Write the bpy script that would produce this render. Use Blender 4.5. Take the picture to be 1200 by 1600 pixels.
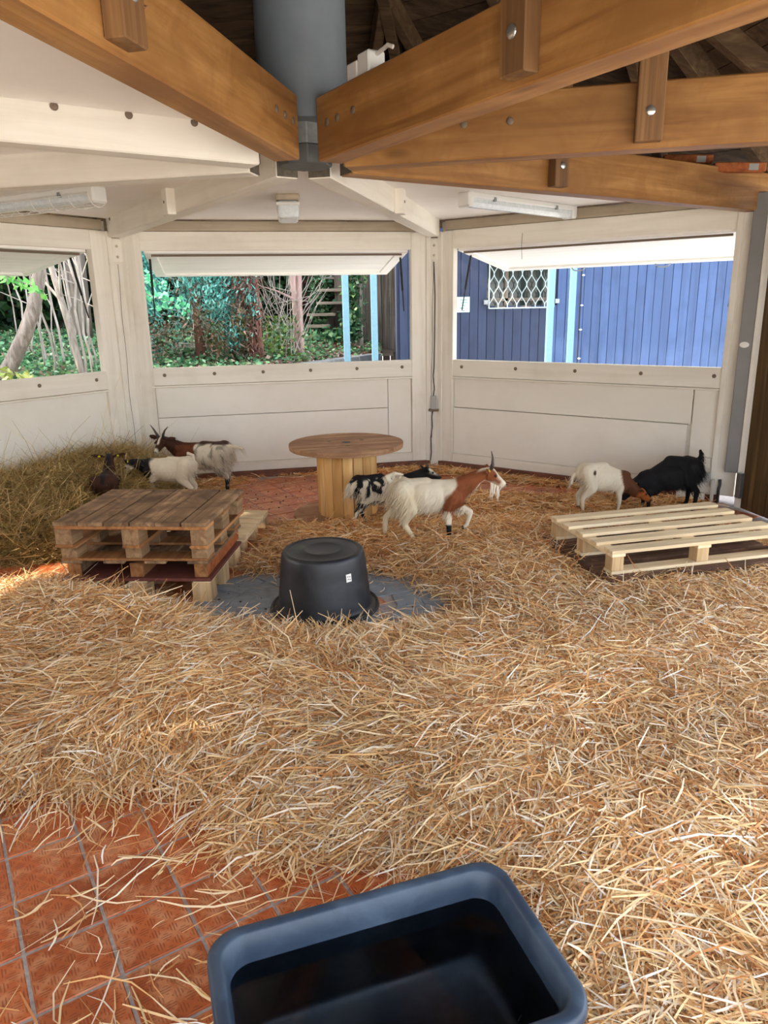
import bpy, bmesh, math, random
import numpy as np
from mathutils import Vector, Matrix

# ------------------------------------------------------------------ camera, world, sun, exposure
SC = bpy.context.scene
for _o in list(bpy.data.objects):
    bpy.data.objects.remove(_o, do_unlink=True)
COL = SC.collection
CAM_H, FPX, PITCH, ROLL = 1.6, 1136.45, math.radians(15.785), math.radians(-1.0857)
_fw = np.array([0, math.cos(PITCH), -math.sin(PITCH)])
_up = np.array([0, math.sin(PITCH), math.cos(PITCH)])
_rt = np.array([1.0, 0, 0])
RT = _rt * math.cos(ROLL) + _up * math.sin(ROLL)
UP = -_rt * math.sin(ROLL) + _up * math.cos(ROLL)
cd = bpy.data.cameras.new('camera')
cd.sensor_fit = 'HORIZONTAL'; cd.sensor_width = 36.0; cd.lens = FPX / 1200 * 36.0
cd.clip_start = 0.05; cd.clip_end = 200
cam = bpy.data.objects.new('camera', cd); COL.objects.link(cam)
cam.matrix_world = Matrix(((RT[0], UP[0], -_fw[0], 0), (RT[1], UP[1], -_fw[1], 0), (RT[2], UP[2], -_fw[2], CAM_H), (0, 0, 0, 1)))
SC.camera = cam

w = bpy.data.worlds.new('sky'); SC.world = w; w.use_nodes = True
wt = w.node_tree; wt.nodes.clear()
sky = wt.nodes.new('ShaderNodeTexSky'); sky.sky_type = 'NISHITA'
sky.sun_disc = False; sky.sun_elevation = math.radians(38); sky.sun_rotation = math.radians(-80)
sky.air_density = 1.0; sky.dust_density = 4.0; sky.ozone_density = 1.0
mixw = wt.nodes.new('ShaderNodeMix'); mixw.data_type = 'RGBA'; mixw.inputs[0].default_value = 0.6
mixw.inputs[7].default_value = (1.9, 1.95, 2.0, 1)
bgn = wt.nodes.new('ShaderNodeBackground'); bgn.inputs[1].default_value = 1.0
won = wt.nodes.new('ShaderNodeOutputWorld')
sm = wt.nodes.new('ShaderNodeMix'); sm.data_type = 'RGBA'; sm.blend_type = 'MULTIPLY'; sm.inputs[0].default_value = 1
sm.inputs[7].default_value = (0.35, 0.35, 0.35, 1)
wt.links.new(sky.outputs[0], sm.inputs[6]); wt.links.new(sm.outputs[2], mixw.inputs[6])
wt.links.new(mixw.outputs[2], bgn.inputs[0]); wt.links.new(bgn.outputs[0], won.inputs[0])

sd = bpy.data.lights.new('sun', 'SUN'); sd.energy = 5.0; sd.angle = math.radians(0.6); sd.color = (1.0, 0.86, 0.66)
sun = bpy.data.objects.new('sun', sd); COL.objects.link(sun)
SUN_EL, SUN_AZ = math.radians(33), math.radians(8)      # travels towards +x, a little towards +y
_sdv = Vector((math.cos(SUN_EL) * math.cos(SUN_AZ), math.cos(SUN_EL) * math.sin(SUN_AZ), -math.sin(SUN_EL)))
sun.rotation_euler = _sdv.to_track_quat('-Z', 'Y').to_euler(); sun.location = (-20, 0, 15)

SC.view_settings.view_transform = 'Standard'; SC.view_settings.look = 'None'
SC.view_settings.gamma = 1.0; SC.view_settings.use_curve_mapping = False
SC.view_settings.exposure = 1.47
SC.cycles.max_bounces = 10; SC.cycles.diffuse_bounces = 6; SC.cycles.glossy_bounces = 4; SC.cycles.transmission_bounces = 6
SC.cycles.use_denoising = True; SC.cycles.caustics_reflective = False; SC.cycles.caustics_refractive = False
SC.cycles.sample_clamp_indirect = 6.0

# ------------------------------------------------------------------ helpers
R3 = np.stack([RT, UP, _fw])
def ray(x, y): return R3.T @ np.array([(x - 600) / FPX, (800 - y) / FPX, 1.0])
def onz(x, y, z=0.0):
    d = ray(x, y); t = (z - CAM_H) / d[2]; return Vector((d[0] * t, d[1] * t, z))
def ony(x, y, Y):
    d = ray(x, y); t = Y / d[1]; return Vector((d[0] * t, Y, d[2] * t + CAM_H))

rnd = random.Random(7)
RNG = np.random.default_rng(11)
def lin(c): return tuple((v / 12.92 if v <= 0.04045 else ((v + 0.055) / 1.055) ** 2.4) for v in c)
def s8(r, g, b): return lin((r / 255, g / 255, b / 255))

class MB:
    """collects shapes and links them as one mesh object"""
    def __init__(s): s.v = []; s.f = []; s.m = []; s.cur = 0
    def add(s, vs, fs):
        b = len(s.v); s.v += [tuple(v) for v in vs]
        for f in fs: s.f.append([i + b for i in f]); s.m.append(s.cur)
        return s
    def box(s, c, d, M=None):
        x, y, z = d[0] / 2, d[1] / 2, d[2] / 2
        vs = [Vector((c[0] + i * x, c[1] + j * y, c[2] + k * z)) for i in (-1, 1) for j in (-1, 1) for k in (-1, 1)]
        if M is not None: vs = [M @ v for v in vs]
        return s.add(vs, [(0, 1, 3, 2), (4, 6, 7, 5), (0, 4, 5, 1), (2, 3, 7, 6), (0, 2, 6, 4), (1, 5, 7, 3)])
    def span(s, a, b): # box by min / max corner
        return s.box([(a[i] + b[i]) / 2 for i in range(3)], [b[i] - a[i] for i in range(3)])
    def prism(s, poly, z0, z1):
        n = len(poly)
        vs = [(x, y, z0) for x, y in poly] + [(x, y, z1) for x, y in poly]
        return s.add(vs, [list(range(n))[::-1], list(range(n, 2 * n))] + [(i, (i + 1) % n, n + (i + 1) % n, n + i) for i in range(n)])
    def tube(s, pts, r, n=8, cap=True):
        pts = [Vector(p) for p in pts]; rs = r if isinstance(r, (list, tuple)) else [r] * len(pts)
        b = len(s.v); prev = None
        for i, p in enumerate(pts):
            t = (pts[min(i + 1, len(pts) - 1)] - pts[max(i - 1, 0)]).normalized()
            if prev is None:
                u = t.orthogonal().normalized()
            else:
                u = (prev - t * prev.dot(t)); u = u.normalized() if u.length > 1e-6 else t.orthogonal().normalized()
            prev = u; q = t.cross(u)
            for k in range(n):
                a = 2 * math.pi * k / n
                s.v.append(tuple(p + (u * math.cos(a) + q * math.sin(a)) * rs[i]))
        for i in range(len(pts) - 1):
            for k in range(n):
                s.f.append([b + i * n + k, b + i * n + (k + 1) % n, b + (i + 1) * n + (k + 1) % n, b + (i + 1) * n + k]); s.m.append(s.cur)
        if cap:
            s.f.append([b + k for k in range(n)][::-1]); s.m.append(s.cur)
            e = b + (len(pts) - 1) * n; s.f.append([e + k for k in range(n)]); s.m.append(s.cur)
        return s
    def lathe(s, prof, n=48, c=(0, 0, 0)):
        b = len(s.v)
        for r, z in prof:
            for k in range(n):
                a = 2 * math.pi * k / n
                s.v.append((c[0] + r * math.cos(a), c[1] + r * math.sin(a), c[2] + z))
        for i in range(len(prof) - 1):
            for k in range(n):
                s.f.append([b + i * n + k, b + i * n + (k + 1) % n, b + (i + 1) * n + (k + 1) % n, b + (i + 1) * n + k]); s.m.append(s.cur)
        for i, rev in ((0, True), (len(prof) - 1, False)):
            if prof[i][0] > 1e-4:
                f = [b + i * n + k for k in range(n)]; s.f.append(f[::-1] if rev else f); s.m.append(s.cur)
        return s
    def ell(s, c, r, n=10, M=None):
        b = len(s.v); m = n // 2 + 2
        for i in range(m + 1):
            th = math.pi * i / m
            for k in range(n):
                a = 2 * math.pi * k / n
                v = Vector((c[0] + r[0] * math.sin(th) * math.cos(a), c[1] + r[1] * math.sin(th) * math.sin(a), c[2] - r[2] * math.cos(th)))
                s.v.append(tuple(M @ v if M is not None else v))
        for i in range(m):
            for k in range(n):
                s.f.append([b + i * n + k, b + i * n + (k + 1) % n, b + (i + 1) * n + (k + 1) % n, b + (i + 1) * n + k]); s.m.append(s.cur)
        return s
    def mesh(s, name, mats, bevel=0, smooth=False, segs=1):
        me = bpy.data.meshes.new(name)
        me.from_pydata(s.v, [], s.f)
        if not isinstance(mats, (list, tuple)): mats = [mats]
        for m in mats: me.materials.append(m)
        me.polygons.foreach_set('material_index', s.m)
        bm = bmesh.new(); bm.from_mesh(me)
        bmesh.ops.remove_doubles(bm, verts=bm.verts, dist=1e-6)
        bmesh.ops.recalc_face_normals(bm, faces=bm.faces)
        if bevel: bmesh.ops.bevel(bm, geom=bm.edges[:] , offset=bevel, segments=segs, profile=0.5, affect='EDGES', clamp_overlap=True)
        bm.to_mesh(me); bm.free()
        if smooth: me.polygons.foreach_set('use_smooth', [True] * len(me.polygons))
        return me
    def build(s, name, mats, parent=None, bevel=0, smooth=False, loc=None, rot=None, segs=1):
        return link(name, s.mesh(name, mats, bevel, smooth, segs), parent, loc, rot)

def link(name, me, parent=None, loc=None, rot=None):
    o = bpy.data.objects.new(name, me); COL.objects.link(o)
    if parent is not None: o.parent = parent
    if loc is not None: o.location = loc
    if rot is not None: o.rotation_euler = rot
    return o
def tag(o, label=None, cat=None, group=None, kind=None):
    if label: o['label'] = label
    if cat: o['category'] = cat
    if group: o['group'] = group
    if kind: o['kind'] = kind
    return o
def thing(name, label, cat, loc=(0, 0, 0), rotz=0.0, group=None):
    o = bpy.data.objects.new(name, None); COL.objects.link(o)
    o.empty_display_size = 0.1
    o.location = loc; o.rotation_euler = (0, 0, rotz)
    return tag(o, label, cat, group)
def struct(o, label=None, cat=None): return tag(o, label, cat, kind='structure')
def rotX(a): return Matrix.Rotation(a, 4, 'X')
def rotY(a): return Matrix.Rotation(a, 4, 'Y')
def rotZ(a): return Matrix.Rotation(a, 4, 'Z')
def T(x, y, z): return Matrix.Translation((x, y, z))
def smooth01(x): x = np.clip(x, 0, 1); return x * x * (3 - 2 * x)
class SNoise:
    def __init__(s, seed, n=10, dim=3):
        g = np.random.default_rng(seed); s.k = g.normal(size=(n, dim)); s.k /= np.linalg.norm(s.k, axis=1)[:, None]
        s.k *= g.uniform(0.6, 1.6, (n, 1)); s.p = g.uniform(0, 6.28, n)
    def __call__(s, P, f):
        return np.sin(P @ s.k.T * f * 2 + s.p).mean(axis=-1) * 1.9

# ------------------------------------------------------------------ materials
def new_mat(name):
    m = bpy.data.materials.new(name); m.use_nodes = True
    nt = m.node_tree; b = nt.nodes['Principled BSDF']
    return m, nt, b
def N(nt, t, **kw):
    n = nt.nodes.new(t)
    for k, v in kw.items(): setattr(n, k, v)
    return n
def ramp(nt, fac, stops):
    r = N(nt, 'ShaderNodeValToRGB'); e = r.color_ramp.elements
    while len(e) < len(stops): e.new(0.5)
    for q, (p, c) in zip(e, stops): q.position = p; q.color = (*c, 1)
    nt.links.new(fac, r.inputs[0]); return r.outputs[0]
def mixc(nt, a, b, f, mode='MIX'):
    n = N(nt, 'ShaderNodeMix', data_type='RGBA', blend_type=mode)
    for sk, v in ((6, a), (7, b)):
        if isinstance(v, tuple): n.inputs[sk].default_value = (*v[:3], 1)
        else: nt.links.new(v, n.inputs[sk])
    if isinstance(f, (int, float)): n.inputs[0].default_value = f
    else: nt.links.new(f, n.inputs[0])
    return n.outputs[2]
def coords(nt, scale=(1, 1, 1), rot=(0, 0, 0), kind='Object', jitter=True):
    tc = N(nt, 'ShaderNodeTexCoord'); mp = N(nt, 'ShaderNodeMapping')
    mp.inputs['Scale'].default_value = scale; mp.inputs['Rotation'].default_value = rot
    nt.links.new(tc.outputs[kind], mp.inputs[0])
    if jitter:
        oi = N(nt, 'ShaderNodeObjectInfo'); ml = N(nt, 'ShaderNodeMath', operation='MULTIPLY'); ml.inputs[1].default_value = 37.0
        nt.links.new(oi.outputs['Random'], ml.inputs[0])
        cb = N(nt, 'ShaderNodeCombineXYZ')
        for i in range(3): nt.links.new(ml.outputs[0], cb.inputs[i])
        nt.links.new(cb.outputs[0], mp.inputs['Location'])
    return mp.outputs[0]
def noise(nt, vec, sc, det=3, rough=0.55, dist=0.0):
    n = N(nt, 'ShaderNodeTexNoise'); n.inputs['Scale'].default_value = sc; n.inputs['Detail'].default_value = det
    n.inputs['Roughness'].default_value = rough; n.inputs['Distortion'].default_value = dist
    nt.links.new(vec, n.inputs['Vector']); return n.outputs[0]
def bump(nt, b, h, strength=0.3, dist=0.01):
    n = N(nt, 'ShaderNodeBump'); n.inputs['Strength'].default_value = strength; n.inputs['Distance'].default_value = dist
    nt.links.new(h, n.inputs['Height']); nt.links.new(n.outputs[0], b.inputs['Normal'])
def objvar(nt, col, amt):
    """a little brightness difference from piece to piece"""
    oi = N(nt, 'ShaderNodeObjectInfo'); mr = N(nt, 'ShaderNodeMapRange')
    mr.inputs[3].default_value = 1 - amt; mr.inputs[4].default_value = 1 + amt
    nt.links.new(oi.outputs['Random'], mr.inputs[0])
    h = N(nt, 'ShaderNodeHueSaturation'); nt.links.new(mr.outputs[0], h.inputs['Value']); nt.links.new(col, h.inputs['Color'])
    return h.outputs[0]
def wood(name, dark, mid, light, axis='x', sc=1.0, rough=0.7, knots=0.35, var=0.12, grain=26, bmp=0.25, stain=None, stain_amt=0.0):
    m, nt, b = new_mat(name)
    st = {'x': (1.1, grain, grain), 'y': (grain, 1.1, grain), 'z': (grain, grain, 1.1)}[axis]
    v = coords(nt, tuple(q * sc for q in st))
    g = noise(nt, v, 1.0, 4, 0.6, 0.6)
    v2 = coords(nt, {'x': (0.8, 4, 4), 'y': (4, 0.8, 4), 'z': (4, 4, 0.8)}[axis])
    g2 = noise(nt, v2, 1.3, 2, 0.5, 1.2)
    c = ramp(nt, g, [(0.28, dark), (0.5, mid), (0.74, light)])
    c = mixc(nt, c, tuple(q * 0.72 for q in mid), ramp(nt, g2, [(0.45, (0, 0, 0)), (0.75, (1, 1, 1))]))
    if knots:
        vk = coords(nt, {'x': (2.2, 7, 7), 'y': (7, 2.2, 7), 'z': (7, 7, 2.2)}[axis])
        vo = N(nt, 'ShaderNodeTexVoronoi'); vo.inputs['Scale'].default_value = 0.9; nt.links.new(vk, vo.inputs['Vector'])
        c = mixc(nt, c, tuple(q * 0.35 for q in dark), mixc(nt, (0, 0, 0), (knots,) * 3, ramp(nt, vo.outputs['Distance'], [(0.05, (1, 1, 1)), (0.16, (0, 0, 0))])))
    if stain is not None:
        v3 = coords(nt, (1, 1, 1)); g3 = noise(nt, v3, 5.0, 4, 0.65, 0.8)
        c = mixc(nt, c, stain, mixc(nt, (0, 0, 0), (stain_amt,) * 3, ramp(nt, g3, [(0.42, (0, 0, 0)), (0.6, (1, 1, 1))])))
    c = objvar(nt, c, var)
    nt.links.new(c, b.inputs['Base Color']); b.inputs['Roughness'].default_value = rough
    b.inputs['Specular IOR Level'].default_value = 0.3
    bump(nt, b, g, bmp, 0.004)
    return m
def painted(name, col, dirt, axis='x', rough=0.6, amt=0.35, var=0.03, grain=14):
    m, nt, b = new_mat(name)
    st = {'x': (0.8, grain, grain), 'y': (grain, 0.8, grain), 'z': (grain, grain, 0.8)}[axis]
    v = coords(nt, st); g = noise(nt, v, 1.0, 4, 0.6, 0.4)
    g2 = noise(nt, coords(nt), 3.0, 4, 0.6)
    c = mixc(nt, col, dirt, mixc(nt, (0, 0, 0), (amt,) * 3, ramp(nt, g, [(0.42, (0, 0, 0)), (0.72, (1, 1, 1))])))
    c = mixc(nt, c, dirt, mixc(nt, (0, 0, 0), (amt,) * 3, ramp(nt, g2, [(0.5, (0, 0, 0)), (0.8, (1, 1, 1))])))
    c = objvar(nt, c, var)
    nt.links.new(c, b.inputs['Base Color']); b.inputs['Roughness'].default_value = rough
    b.inputs['Specular IOR Level'].default_value = 0.35
    bump(nt, b, g, 0.12, 0.003)
    return m
def plain(name, col, rough=0.5, metal=0.0, spec=0.5, nscale=0, namt=0.2):
    m, nt, b = new_mat(name)
    b.inputs['Base Color'].default_value = (*col, 1); b.inputs['Roughness'].default_value = rough
    b.inputs['Metallic'].default_value = metal; b.inputs['Specular IOR Level'].default_value = spec
    if nscale:
        g = noise(nt, coords(nt), nscale, 4, 0.6)
        c = ramp(nt, g, [(0.3, tuple(q * (1 - namt) for q in col)), (0.7, tuple(min(1, q * (1 + namt)) for q in col))])
        nt.links.new(c, b.inputs['Base Color']); bump(nt, b, g, 0.1, 0.003)
    return m
def vcol(name, rough=0.7, spec=0.3, trans=0.0, sheen=0.0, extra=None):
    m, nt, b = new_mat(name)
    a = N(nt, 'ShaderNodeVertexColor'); a.layer_name = 'tint'
    nt.links.new(a.outputs[0], b.inputs['Base Color']); b.inputs['Roughness'].default_value = rough
    b.inputs['Specular IOR Level'].default_value = spec
    if trans:
        tr = N(nt, 'ShaderNodeBsdfTranslucent'); nt.links.new(a.outputs[0], tr.inputs[0])
        ms = N(nt, 'ShaderNodeMixShader'); ms.inputs[0].default_value = trans
        nt.links.new(b.outputs[0], ms.inputs[1]); nt.links.new(tr.outputs[0], ms.inputs[2])
        nt.links.new(ms.outputs[0], nt.nodes['Material Output'].inputs[0])
    return m

M = {}
M['beam'] = wood('beam_wood', s8(118, 78, 40), s8(158, 112, 62), s8(186, 140, 86), rough=0.5, knots=0.5, grain=16, bmp=0.3, stain=s8(116, 72, 36), stain_amt=0.3)
M['endgrain'] = plain('dark_end_grain', s8(92, 84, 72), 0.9, nscale=40, namt=0.3)
M['strut'] = wood('strut_wood', s8(84, 56, 34), s8(120, 86, 54), s8(148, 112, 74), axis='z', rough=0.6, knots=0.4)
M['rafter'] = wood('rafter_wood', s8(72, 54, 38), s8(106, 82, 58), s8(132, 106, 78), rough=0.8, knots=0.5)
M['sheath'] = wood('sheathing_wood', s8(62, 48, 36), s8(92, 72, 54), s8(120, 96, 72), rough=0.85, knots=0.5, var=0.2)
M['white'] = painted('white_paint', s8(238, 233, 222), s8(196, 184, 164), rough=0.55, amt=0.3)
M['whitez'] = painted('white_paint_upright', s8(238, 233, 222), s8(192, 182, 162), axis='z', rough=0.55, amt=0.35)
M['panel'] = painted('panel_paint', s8(238, 234, 224), s8(214, 206, 190), rough=0.5, amt=0.3, grain=2)
M['ceil'] = painted('ceiling_paint', s8(244, 240, 236), s8(226, 216, 206), rough=0.7, amt=0.3, grain=1.5)
M['shutterpaint'] = painted('shutter_paint', s8(250, 248, 244), s8(226, 222, 214), rough=0.5, amt=0.25)
M['plate'] = painted('beige_plate', s8(196, 182, 160), s8(140, 124, 104), amt=0.5)  # greyed beige, darker than the white rails
M['gap'] = plain('crack_brown', s8(70, 58, 46), 0.9)  # dark brown of the cracks in the corner posts
M['steel'] = plain('galvanised_steel', s8(150, 156, 160), 0.35, 0.9, nscale=14, namt=0.15)
M['bolt'] = plain('bolt_steel', s8(200, 200, 196), 0.3, 0.9)
M['rust'] = plain('bolt_dull', s8(120, 104, 88), 0.6, 0.3)
M['flue'] = plain('flue_paint', s8(116, 124, 132), 0.5, 0.1, nscale=5, namt=0.12)
M['hub'] = plain('hub_steel', s8(150, 152, 150), 0.5, 0.4, nscale=18, namt=0.2)
M['hubdark'] = plain('hub_steel_grey', s8(92, 92, 90), 0.6, 0.3, nscale=18, namt=0.2)
M['black'] = plain('black_rubber', s8(22, 22, 24), 0.5)
M['greypost'] = plain('grey_post_paint', s8(128, 126, 124), 0.5, 0.0, nscale=6, namt=0.08)
M['lampwhite'] = plain('lamp_plastic', s8(226, 226, 222), 0.3)
M['lampglass'] = plain('lamp_diffuser', s8(214, 222, 226), 0.12, 0.0, 0.6, nscale=40, namt=0.1)
M['kerb'] = plain('kerb_tile', s8(112, 66, 48), 0.6, nscale=8, namt=0.3)
M['cable'] = plain('cable_black', s8(30, 28, 28), 0.5)
M['cablew'] = plain('cable_white', s8(210, 205, 196), 0.5)
M['sock'] = plain('socket_plastic', s8(222, 218, 206), 0.35)
M['sockdark'] = plain('socket_hole', s8(30, 28, 26), 0.6)
M['sockgrey'] = plain('socket_grey', s8(170, 172, 170), 0.4)
M['brownplank'] = wood('brown_plank', s8(58, 42, 24), s8(90, 68, 40), s8(116, 90, 56), axis='z', rough=0.75, knots=0.3)
M['oldwood'] = wood('old_pallet_wood', s8(108, 82, 58), s8(158, 126, 94), s8(194, 160, 124), rough=0.85, knots=0.4, var=0.2, stain=s8(84, 64, 48), stain_amt=0.7)
M['oldedge'] = wood('old_pallet_timber', s8(120, 78, 44), s8(164, 112, 68), s8(194, 142, 92), rough=0.8, knots=0.4, var=0.15)
M['block'] = wood('chip_block', s8(110, 82, 56), s8(150, 118, 86), s8(182, 150, 112), rough=0.9, knots=0.0, grain=30, sc=1.0, var=0.12)
M['paleblock'] = wood('pale_block', s8(172, 138, 98), s8(206, 174, 130), s8(226, 198, 156), axis='z', rough=0.85, knots=0.2)
M['orangeplank'] = wood('orange_plank', s8(128, 66, 34), s8(170, 96, 54), s8(192, 120, 72), axis='y', rough=0.75, knots=0.3)
M['ply'] = plain('red_brown_sheet', s8(112, 62, 54), 0.55, nscale=6, namt=0.25)
M['pale'] = wood('pale_pallet_wood', s8(206, 176, 134), s8(232, 208, 168), s8(244, 228, 196), rough=0.75, knots=0.4, var=0.06, bmp=0.15)
M['darkpal'] = wood('dark_pallet_wood', s8(70, 48, 36), s8(104, 74, 56), s8(142, 110, 86), rough=0.8, knots=0.3, var=0.2, stain=s8(52, 32, 24), stain_amt=0.5)
M['reelwood'] = wood('reel_top_wood', s8(128, 92, 66), s8(170, 130, 98), s8(200, 164, 128), rough=0.8, knots=0.35, var=0.1, grain=12, stain=s8(118, 78, 54), stain_amt=0.4)
M['stave'] = wood('stave_wood', s8(186, 128, 66), s8(222, 172, 106), s8(240, 202, 142), axis='z', rough=0.6, knots=0.4, var=0.12, grain=12)
M['horn'] = plain('horn', s8(64, 56, 50), 0.45, nscale=60, namt=0.3)
M['eye'] = plain('goat_eye', s8(24, 16, 8), 0.15)
M['tagyellow'] = plain('ear_tag_yellow', s8(232, 222, 30), 0.4)
M['coat'] = vcol('goat_coat', 0.75, 0.2)
M['straw'] = vcol('straw', 0.55, 0.35, trans=0.12)
M['leaf'] = vcol('leaf', 0.5, 0.35, trans=0.3)
M['bluelit'] = painted('blue_paint_lit', s8(70, 92, 134), s8(46, 60, 90), axis='z', rough=0.65, amt=0.45, var=0.1)
M['blueshade'] = painted('blue_paint_shaded', s8(54, 64, 90), s8(36, 42, 58), axis='z', rough=0.65, amt=0.45, var=0.1)  # same blue as the lit planks, with shade put into the colour
M['postblue'] = plain('pale_blue_post', s8(112, 154, 176), 0.4, 0.0, nscale=30, namt=0.08)
M['grille'] = plain('grille_white', s8(176, 192, 192), 0.4)
M['paneglass'] = plain('dark_window_pane', s8(40, 46, 40), 0.08, 0.0, 0.8)
M['bark1'] = wood('grey_bark', s8(96, 86, 76), s8(146, 134, 124), s8(188, 178, 168), axis='z', rough=0.9, knots=0, grain=5, sc=5, bmp=0.8)
M['bark2'] = wood('pale_bark', s8(128, 118, 106), s8(178, 168, 158), s8(214, 206, 198), axis='z', rough=0.85, knots=0, grain=5, sc=4, bmp=0.5)
M['bark3'] = wood('red_bark', s8(92, 56, 48), s8(142, 98, 86), s8(182, 140, 126), axis='z', rough=0.95, knots=0, grain=16, bmp=0.9)
M['pinkbark'] = wood('pinkish_bark', s8(150, 116, 108), s8(192, 160, 152), s8(214, 188, 180), axis='z', rough=0.9, knots=0, grain=6, sc=2)
M['tread'] = wood('weathered_tread', s8(110, 96, 84), s8(150, 136, 120), s8(182, 168, 150), rough=0.9, knots=0.2)
M['redbrown'] = plain('red_brown_boards', s8(86, 48, 42), 0.8, nscale=7, namt=0.25)
M['fence'] = wood('grey_fence', s8(78, 70, 62), s8(116, 106, 96), s8(152, 142, 130), axis='z', rough=0.95, knots=0.2)
M['kerbstone'] = plain('kerb_stone', s8(136, 138, 136), 0.8, nscale=12, namt=0.15)
M['soil'] = plain('garden_soil', s8(74, 60, 46), 0.95, nscale=5, namt=0.45)
M['yard'] = plain('yard_gravel', s8(216, 212, 204), 0.95, nscale=18, namt=0.3)
M['pot'] = plain('terracotta_trough', s8(140, 52, 42), 0.8, nscale=10, namt=0.2)
M['roofcover'] = plain('roof_covering', s8(70, 60, 54), 0.9)
M['sticker'] = plain('sticker_paper', s8(232, 228, 222), 0.5)
M['green_sign'] = plain('sign_paper', s8(196, 232, 222), 0.5)
M['ink'] = plain('sign_ink', s8(60, 110, 110), 0.6)

def tile_mat():
    m, nt, b = new_mat('terracotta_tile')
    tc = N(nt, 'ShaderNodeTexCoord'); sp = N(nt, 'ShaderNodeSeparateXYZ'); nt.links.new(tc.outputs['Object'], sp.inputs[0])
    def mth(op, a, c=None, clamp=False):
        n = N(nt, 'ShaderNodeMath', operation=op); n.use_clamp = clamp
        for i, v in enumerate((a, c)):
            if v is None: continue
            if isinstance(v, (int, float)): n.inputs[i].default_value = v
            else: nt.links.new(v, n.inputs[i])
        return n.outputs[0]
    X, Y = sp.outputs[0], sp.outputs[1]
    k = 1 / 0.0472
    u = mth('MULTIPLY', mth('ADD', X, Y), k); v = mth('MULTIPLY', mth('SUBTRACT', X, Y), k)
    fu = mth('ABSOLUTE', mth('SUBTRACT', mth('FRACT', u), 0.5)); fv = mth('ABSOLUTE', mth('SUBTRACT', mth('FRACT', v), 0.5))
    inside = mth('LESS_THAN', mth('MAXIMUM', fu, fv), 0.36)
    par = mth('MODULO', mth('ABSOLUTE', mth('ADD', mth('FLOOR', u), mth('FLOOR', v))), 2.0)
    sx = mth('GREATER_THAN', mth('SINE', mth('MULTIPLY', X, 2 * math.pi / 0.0078)), 0.25)
    sy = mth('GREATER_THAN', mth('SINE', mth('MULTIPLY', Y, 2 * math.pi / 0.0078)), 0.25)
    st = mth('ADD', mth('MULTIPLY', sx, par), mth('MULTIPLY', sy, mth('SUBTRACT', 1.0, par)))
    relief = mth('MULTIPLY', st, inside)
    vec = coords(nt)
    n1 = noise(nt, vec, 14, 4, 0.6); n2 = noise(nt, vec, 3.0, 3, 0.5)
    c = ramp(nt, n2, [(0.3, s8(150, 74, 36)), (0.55, s8(184, 96, 52)), (0.8, s8(202, 120, 72))])
    c = mixc(nt, c, s8(208, 146, 104), mixc(nt, (0, 0, 0), (0.7,) * 3, ramp(nt, n1, [(0.46, (0, 0, 0)), (0.62, (1, 1, 1))])))
    c = mixc(nt, c, s8(108, 52, 32), mth('MULTIPLY', relief, 0.55))
    c = objvar(nt, c, 0.1)
    nt.links.new(c, b.inputs['Base Color']); b.inputs['Roughness'].default_value = 0.38
    b.inputs['Specular IOR Level'].default_value = 0.4
    bump(nt, b, relief, 0.25, 0.002)
    return m
M['tile'] = tile_mat()
M['grout'] = plain('grey_grout', s8(164, 154, 150), 0.9, nscale=60, namt=0.25)
M['slab'] = plain('grey_slab', s8(132, 140, 148), 0.85, nscale=16, namt=0.18)

# ------------------------------------------------------------------ the octagonal plan
HUB = Vector((-0.337, 3.748, 0)); RAD = 3.72
P1 = Vector((-2.3281, 6.8191, 0)); P2 = Vector((0.5368, 7.3934, 0)); P3 = Vector((2.7683, 5.7547, 0))
def octp(deg, r=RAD): return Vector((HUB.x + r * math.cos(math.radians(deg)), HUB.y + r * math.sin(math.radians(deg)), 0))
ANG = {'P3': 32.6, 'P4': -12.6, 'P5': -57.6, 'P6': -102.6, 'P7': -147.6, 'P0': 167.4, 'P1': 122.9, 'P2': 76.5}
P0, P7, P6, P5, P4 = octp(167.4), octp(212.4), octp(257.4), octp(302.4), octp(-12.6)
RING = [P1, P2, P3, P4, P5, P6, P7, P0]
Z_BEAM0, Z_BEAM1, Z_CEIL = 2.22, 2.475, 2.37

# floor: grout bed plus individual tiles
fl = MB().prism([(p.x + (p - HUB).x * 0.12, p.y + (p - HUB).y * 0.12) for p in RING][::-1], -0.12, -0.001).build('floor', M['grout'])
struct(fl)
TS, TO, TA = 0.2031, Vector((-0.8468, 1.3323, 0)), 0.5573
ta = Vector((math.cos(TA), math.sin(TA), 0)) * TS; tb = Vector((-math.sin(TA), math.cos(TA), 0)) * TS
def in_poly(P, poly):
    x, y = P[..., 0], P[..., 1]; ins = np.zeros(x.shape, bool); n = len(poly)
    for i in range(n):
        x1, y1 = poly[i][:2]; x2, y2 = poly[(i + 1) % n][:2]
        c = ((y1 > y) != (y2 > y)) & (x < (x2 - x1) * (y - y1) / (y2 - y1 + 1e-12) + x1)
        ins ^= c
    return ins
def sdist(P, poly):
    """signed distance to a polygon, positive inside"""
    n = len(poly); best = np.full(P.shape[:-1], 1e9)
    for i in range(n):
        a = np.array(poly[i][:2]); c = np.array(poly[(i + 1) % n][:2]); ab = c - a
        t = np.clip(((P - a) @ ab) / (ab @ ab), 0, 1)
        best = np.minimum(best, np.linalg.norm(P - (a + t[..., None] * ab), axis=-1))
    return np.where(in_poly(P, poly), best, -best)
pxpoly = lambda pts: [tuple(onz(*p)[:2]) for p in pts]
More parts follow.
